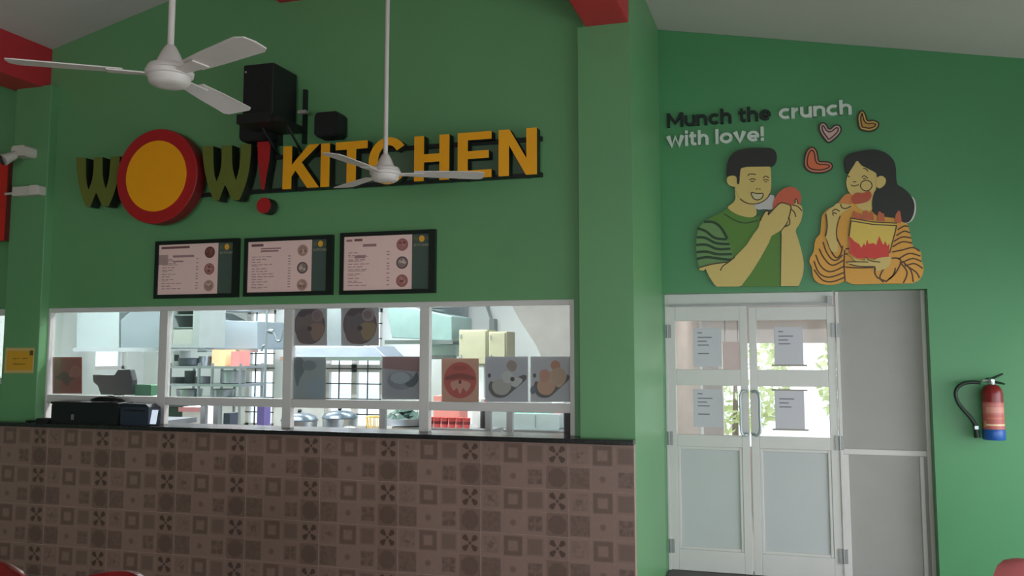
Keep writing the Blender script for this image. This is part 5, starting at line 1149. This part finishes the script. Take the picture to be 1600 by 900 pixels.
# right end: counter fridge with teal tubs, pink tub, dark post
o, q = pbox('counter_fridge', 'grey steel counter cabinet on the right steel table', 'fridge', 800, 647, 874, 668, 7.1, .4, mat('fridge_steel', (186, 202, 204), .4, .3), 1.02)
T = Matrix.Translation(-o.location)
obj('door_seam', MB().box((q[0]+q[1])/2-.004, 7.096, q[2]+.01, (q[0]+q[1])/2+.004, 7.1, q[3]-.01).xform(T), CG, o)
for k, px_ in enumerate((812, 828, 844, 858)):
    o2 = thing('plastic_tub', ('leftmost', 'second from left', 'third from left', 'fourth from left')[k]+' small teal tub on top of the counter cabinet', 'tub', 'teal tubs on the counter cabinet', (P(px_, 640, 7.25)[0], 7.25, q[3]))
    obj('body', MB().lathe([(.035, 0), (.042, .06), (.044, .062)], 0, 0, 14), mat('teal_tub', (120, 206, 186), .5), o2); obj('lid', MB().lathe([(.046, .062), (.046, .07), (.01, .071)], 0, 0, 14), KITCHEN_WALL, o2)
o2 = thing('plastic_tub', 'pink plastic tub at the right end of the counter cabinet', 'tub', None, (P(872, 640, 7.25)[0], 7.25, q[3]))
obj('body', MB().lathe([(.04, 0), (.048, .08), (.05, .082)], 0, 0, 14), mat('pink_tub', (240, 168, 164), .5), o2); obj('lid', MB().lathe([(.052, .082), (.052, .09), (.01, .091)], 0, 0, 14), KITCHEN_WALL, o2)
o, q = pbox('steel_container', 'tall grey steel container left of the counter cabinet, by the rack post', 'container', 770, 640, 792, 668, 7.15, .25, mat('fridge_steel', (186, 202, 204)), None)
o.location.z = 1.02; 
x_ = P(887, 665, 5.755)[0]
o = thing('dark_roll', 'black upright roll standing in the right corner of the serving window', 'roll', loc=(x_, 5.765, CT_Z))
obj('roll', MB().tube([(0, 0, 0), (0, 0, P(888, 638, 5.765)[1]-CT_Z)], .028, 14), mat('dark_roll', (60, 56, 56), .6), o); obj('roll_cap', MB().tube([(0, 0, P(888, 638, 5.765)[1]-CT_Z), (0, 0, P(888, 638, 5.765)[1]-CT_Z+.01)], .031, 14), BLACK, o)
o, _ = pbox('wall_poster', 'small pale panel hanging on the kitchen left wall', 'panel', 96, 500, 112, 540, 7.4, .01, KITCHEN_WALL) if False else (None, None)

# kitchen tube lights (they give the kitchen its light)
def tube_light(x, y, label, power):
    o = thing('tube_light', label, 'light', 'kitchen ceiling tube lights', (x, y, KZ))
    obj('fitting', MB().box(-.62, -.035, -.05, .62, .035, 0), KITCHEN_WALL, o)
    obj('lamp_tube', MB().tube([(-.58, 0, -.068), (.58, 0, -.068)], .015, 10), mat('lit_tube', (240, 248, 255), .4, emit=((240, 248, 255), 12.0)), o)
    l = bpy.data.lights.new('tube_glow', 'AREA'); l.shape = 'RECTANGLE'; l.size = 1.2; l.size_y = .08; l.energy = power; l.color = (1.0, .985, 1)
    lo = bpy.data.objects.new('tube_glow', l); C.objects.link(lo); lo.parent = o; lo.location = (0, 0, -.095); return o
for x, y, lab_, pw_ in ((-6.6, 6.8, 'front left', 80), (-4.4, 6.8, 'front middle', 66), (-2.2, 6.6, 'front right', 34), (-5.4, 8.3, 'rear left', 80), (-3.6, 8.3, 'rear right', 46)):
    tube_light(x, y, lab_+' white tube light on the kitchen ceiling', pw_)

passage_fill_light = tube_light(0.2, 8.2, 'added unseen tube light that brightens the passage behind the door', 26); passage_fill_light.location.z = 2.55  # added lamp, out of view, to brighten the passage wall behind the glass
# ================================================================== CHAIRS
def chair(px, py, rot, m, label, w_=0.40):
    d = sight(px, py); k = (0.85-CAM_H)/d.z; x, y = d.x*k, d.y*k
    o = thing('plastic_chair', label, 'chair', None, (x, y, 0)); o.rotation_euler = (0, 0, rot)
    hs = w_/2
    # back: curved shell with a rounded top, at local y = 0
    b = MB(); n = 12; rows_ = [(.46, .96), (.60, 1.0), (.72, 1.0), (.78, .97), (.815, .90), (.838, .78), (.85, .58)]
    for th in (0.0, 0.022):
        for z, k in rows_:
            for i in range(n+1):
                u = -1+2*i/n; X_ = u*hs*k; b.v.append((X_, 0.05*u*u*-1+th-(0.85-z)*-0.10, z - 0.012*u*u))
    R_ = len(rows_); N = n+1
    def q4(*i): b.f.append(i); b.mi.append(0); b.c.append(None); b.sm.append(True)
    for r_ in range(R_-1):
        for i in range(n):
            q4(r_*N+i, r_*N+i+1, (r_+1)*N+i+1, (r_+1)*N+i); k_ = R_*N; q4(k_+r_*N+i, k_+(r_+1)*N+i, k_+(r_+1)*N+i+1, k_+r_*N+i+1)
    for i in range(n): q4(i, R_*N+i, R_*N+i+1, i+1); q4((R_-1)*N+i, (R_-1)*N+i+1, (2*R_-1)*N+i+1, (2*R_-1)*N+i)
    for r_ in range(R_-1):
        q4(r_*N, (r_+1)*N, R_*N+(r_+1)*N, R_*N+r_*N); q4(r_*N+n, R_*N+r_*N+n, R_*N+(r_+1)*N+n, (r_+1)*N+n)
    obj('backrest', b, m, o)
    obj('seat', MB().cbox(-hs, -.40, .425, hs, .05, .455, .01), m, o, bev=.006)
    for sx_ in (-1, 1):
        for yy, top in ((-.36, .43), (.03, .43)):
            obj('leg', MB().tube([(sx_*(hs-.03), yy, top), (sx_*(hs+.01), yy+(.03 if yy > 0 else -.03), 0)], [.022, .016], 8), m, o)
    return o
chair(-8, 877, 0.05, RED_PLASTIC, 'red plastic chair with only its rounded back showing, bottom left corner')
chair(196, 893, -0.05, RED_PLASTIC, 'red plastic chair low in front of the tiled counter, right of the corner one')
chair(1640, 876, 2.9, PINK_PLASTIC, 'pinkish red plastic chair at the bottom right, below the extinguisher')

# ================================================================== OUTSIDE
LEAFM = mat('hedge_leaf', (208, 216, 150), .7, vary=.25, scale=8); TRUNK = mat('tree_bark', (112, 92, 72), .9)
def shrub(x, y, h, r, label, seed, group='shrubs outside the passage'):
    rnd = random.Random(seed); o = thing('shrub', label, 'shrub', None, (x, y, -.14))
    obj('trunk', MB().tube([(0, 0, 0), (.03, .02, h*.6)], [.06, .03], 8), TRUNK, o)
    m = MB()
    for k in range(900):
        a_ = rnd.uniform(0, 6.28); ph = math.acos(rnd.uniform(-1, 1)); rr = r*rnd.uniform(.6, 1)**.5
        c_ = Vector((rr*math.sin(ph)*math.cos(a_), rr*math.sin(ph)*math.sin(a_), h*.62+rr*math.cos(ph)*h*.42/r)); d1 = Vector((rnd.uniform(-1, 1), rnd.uniform(-1, 1), rnd.uniform(-1, 1))).normalized()*.09; d2 = d1.cross(Vector((rnd.uniform(-1, 1), rnd.uniform(-1, 1), 1))).normalized()*.05
        m.add([c_-d1, c_+d2, c_+d1, c_-d2], [(0, 1, 2, 3)])
    f_ = obj('foliage', m, LEAFM, o, recalc=False); f_['kind'] = 'stuff'
shrub(-0.9, 14.5, 2.4, .9, 'pale green shrub seen through the left door glass', 11)
shrub(1.2, 14.0, 2.2, .9, 'pale green shrub seen through the right door glass, left one', 12)
shrub(3.3, 15.0, 2.6, 1.0, 'pale green shrub seen through the right door glass, right one', 13)
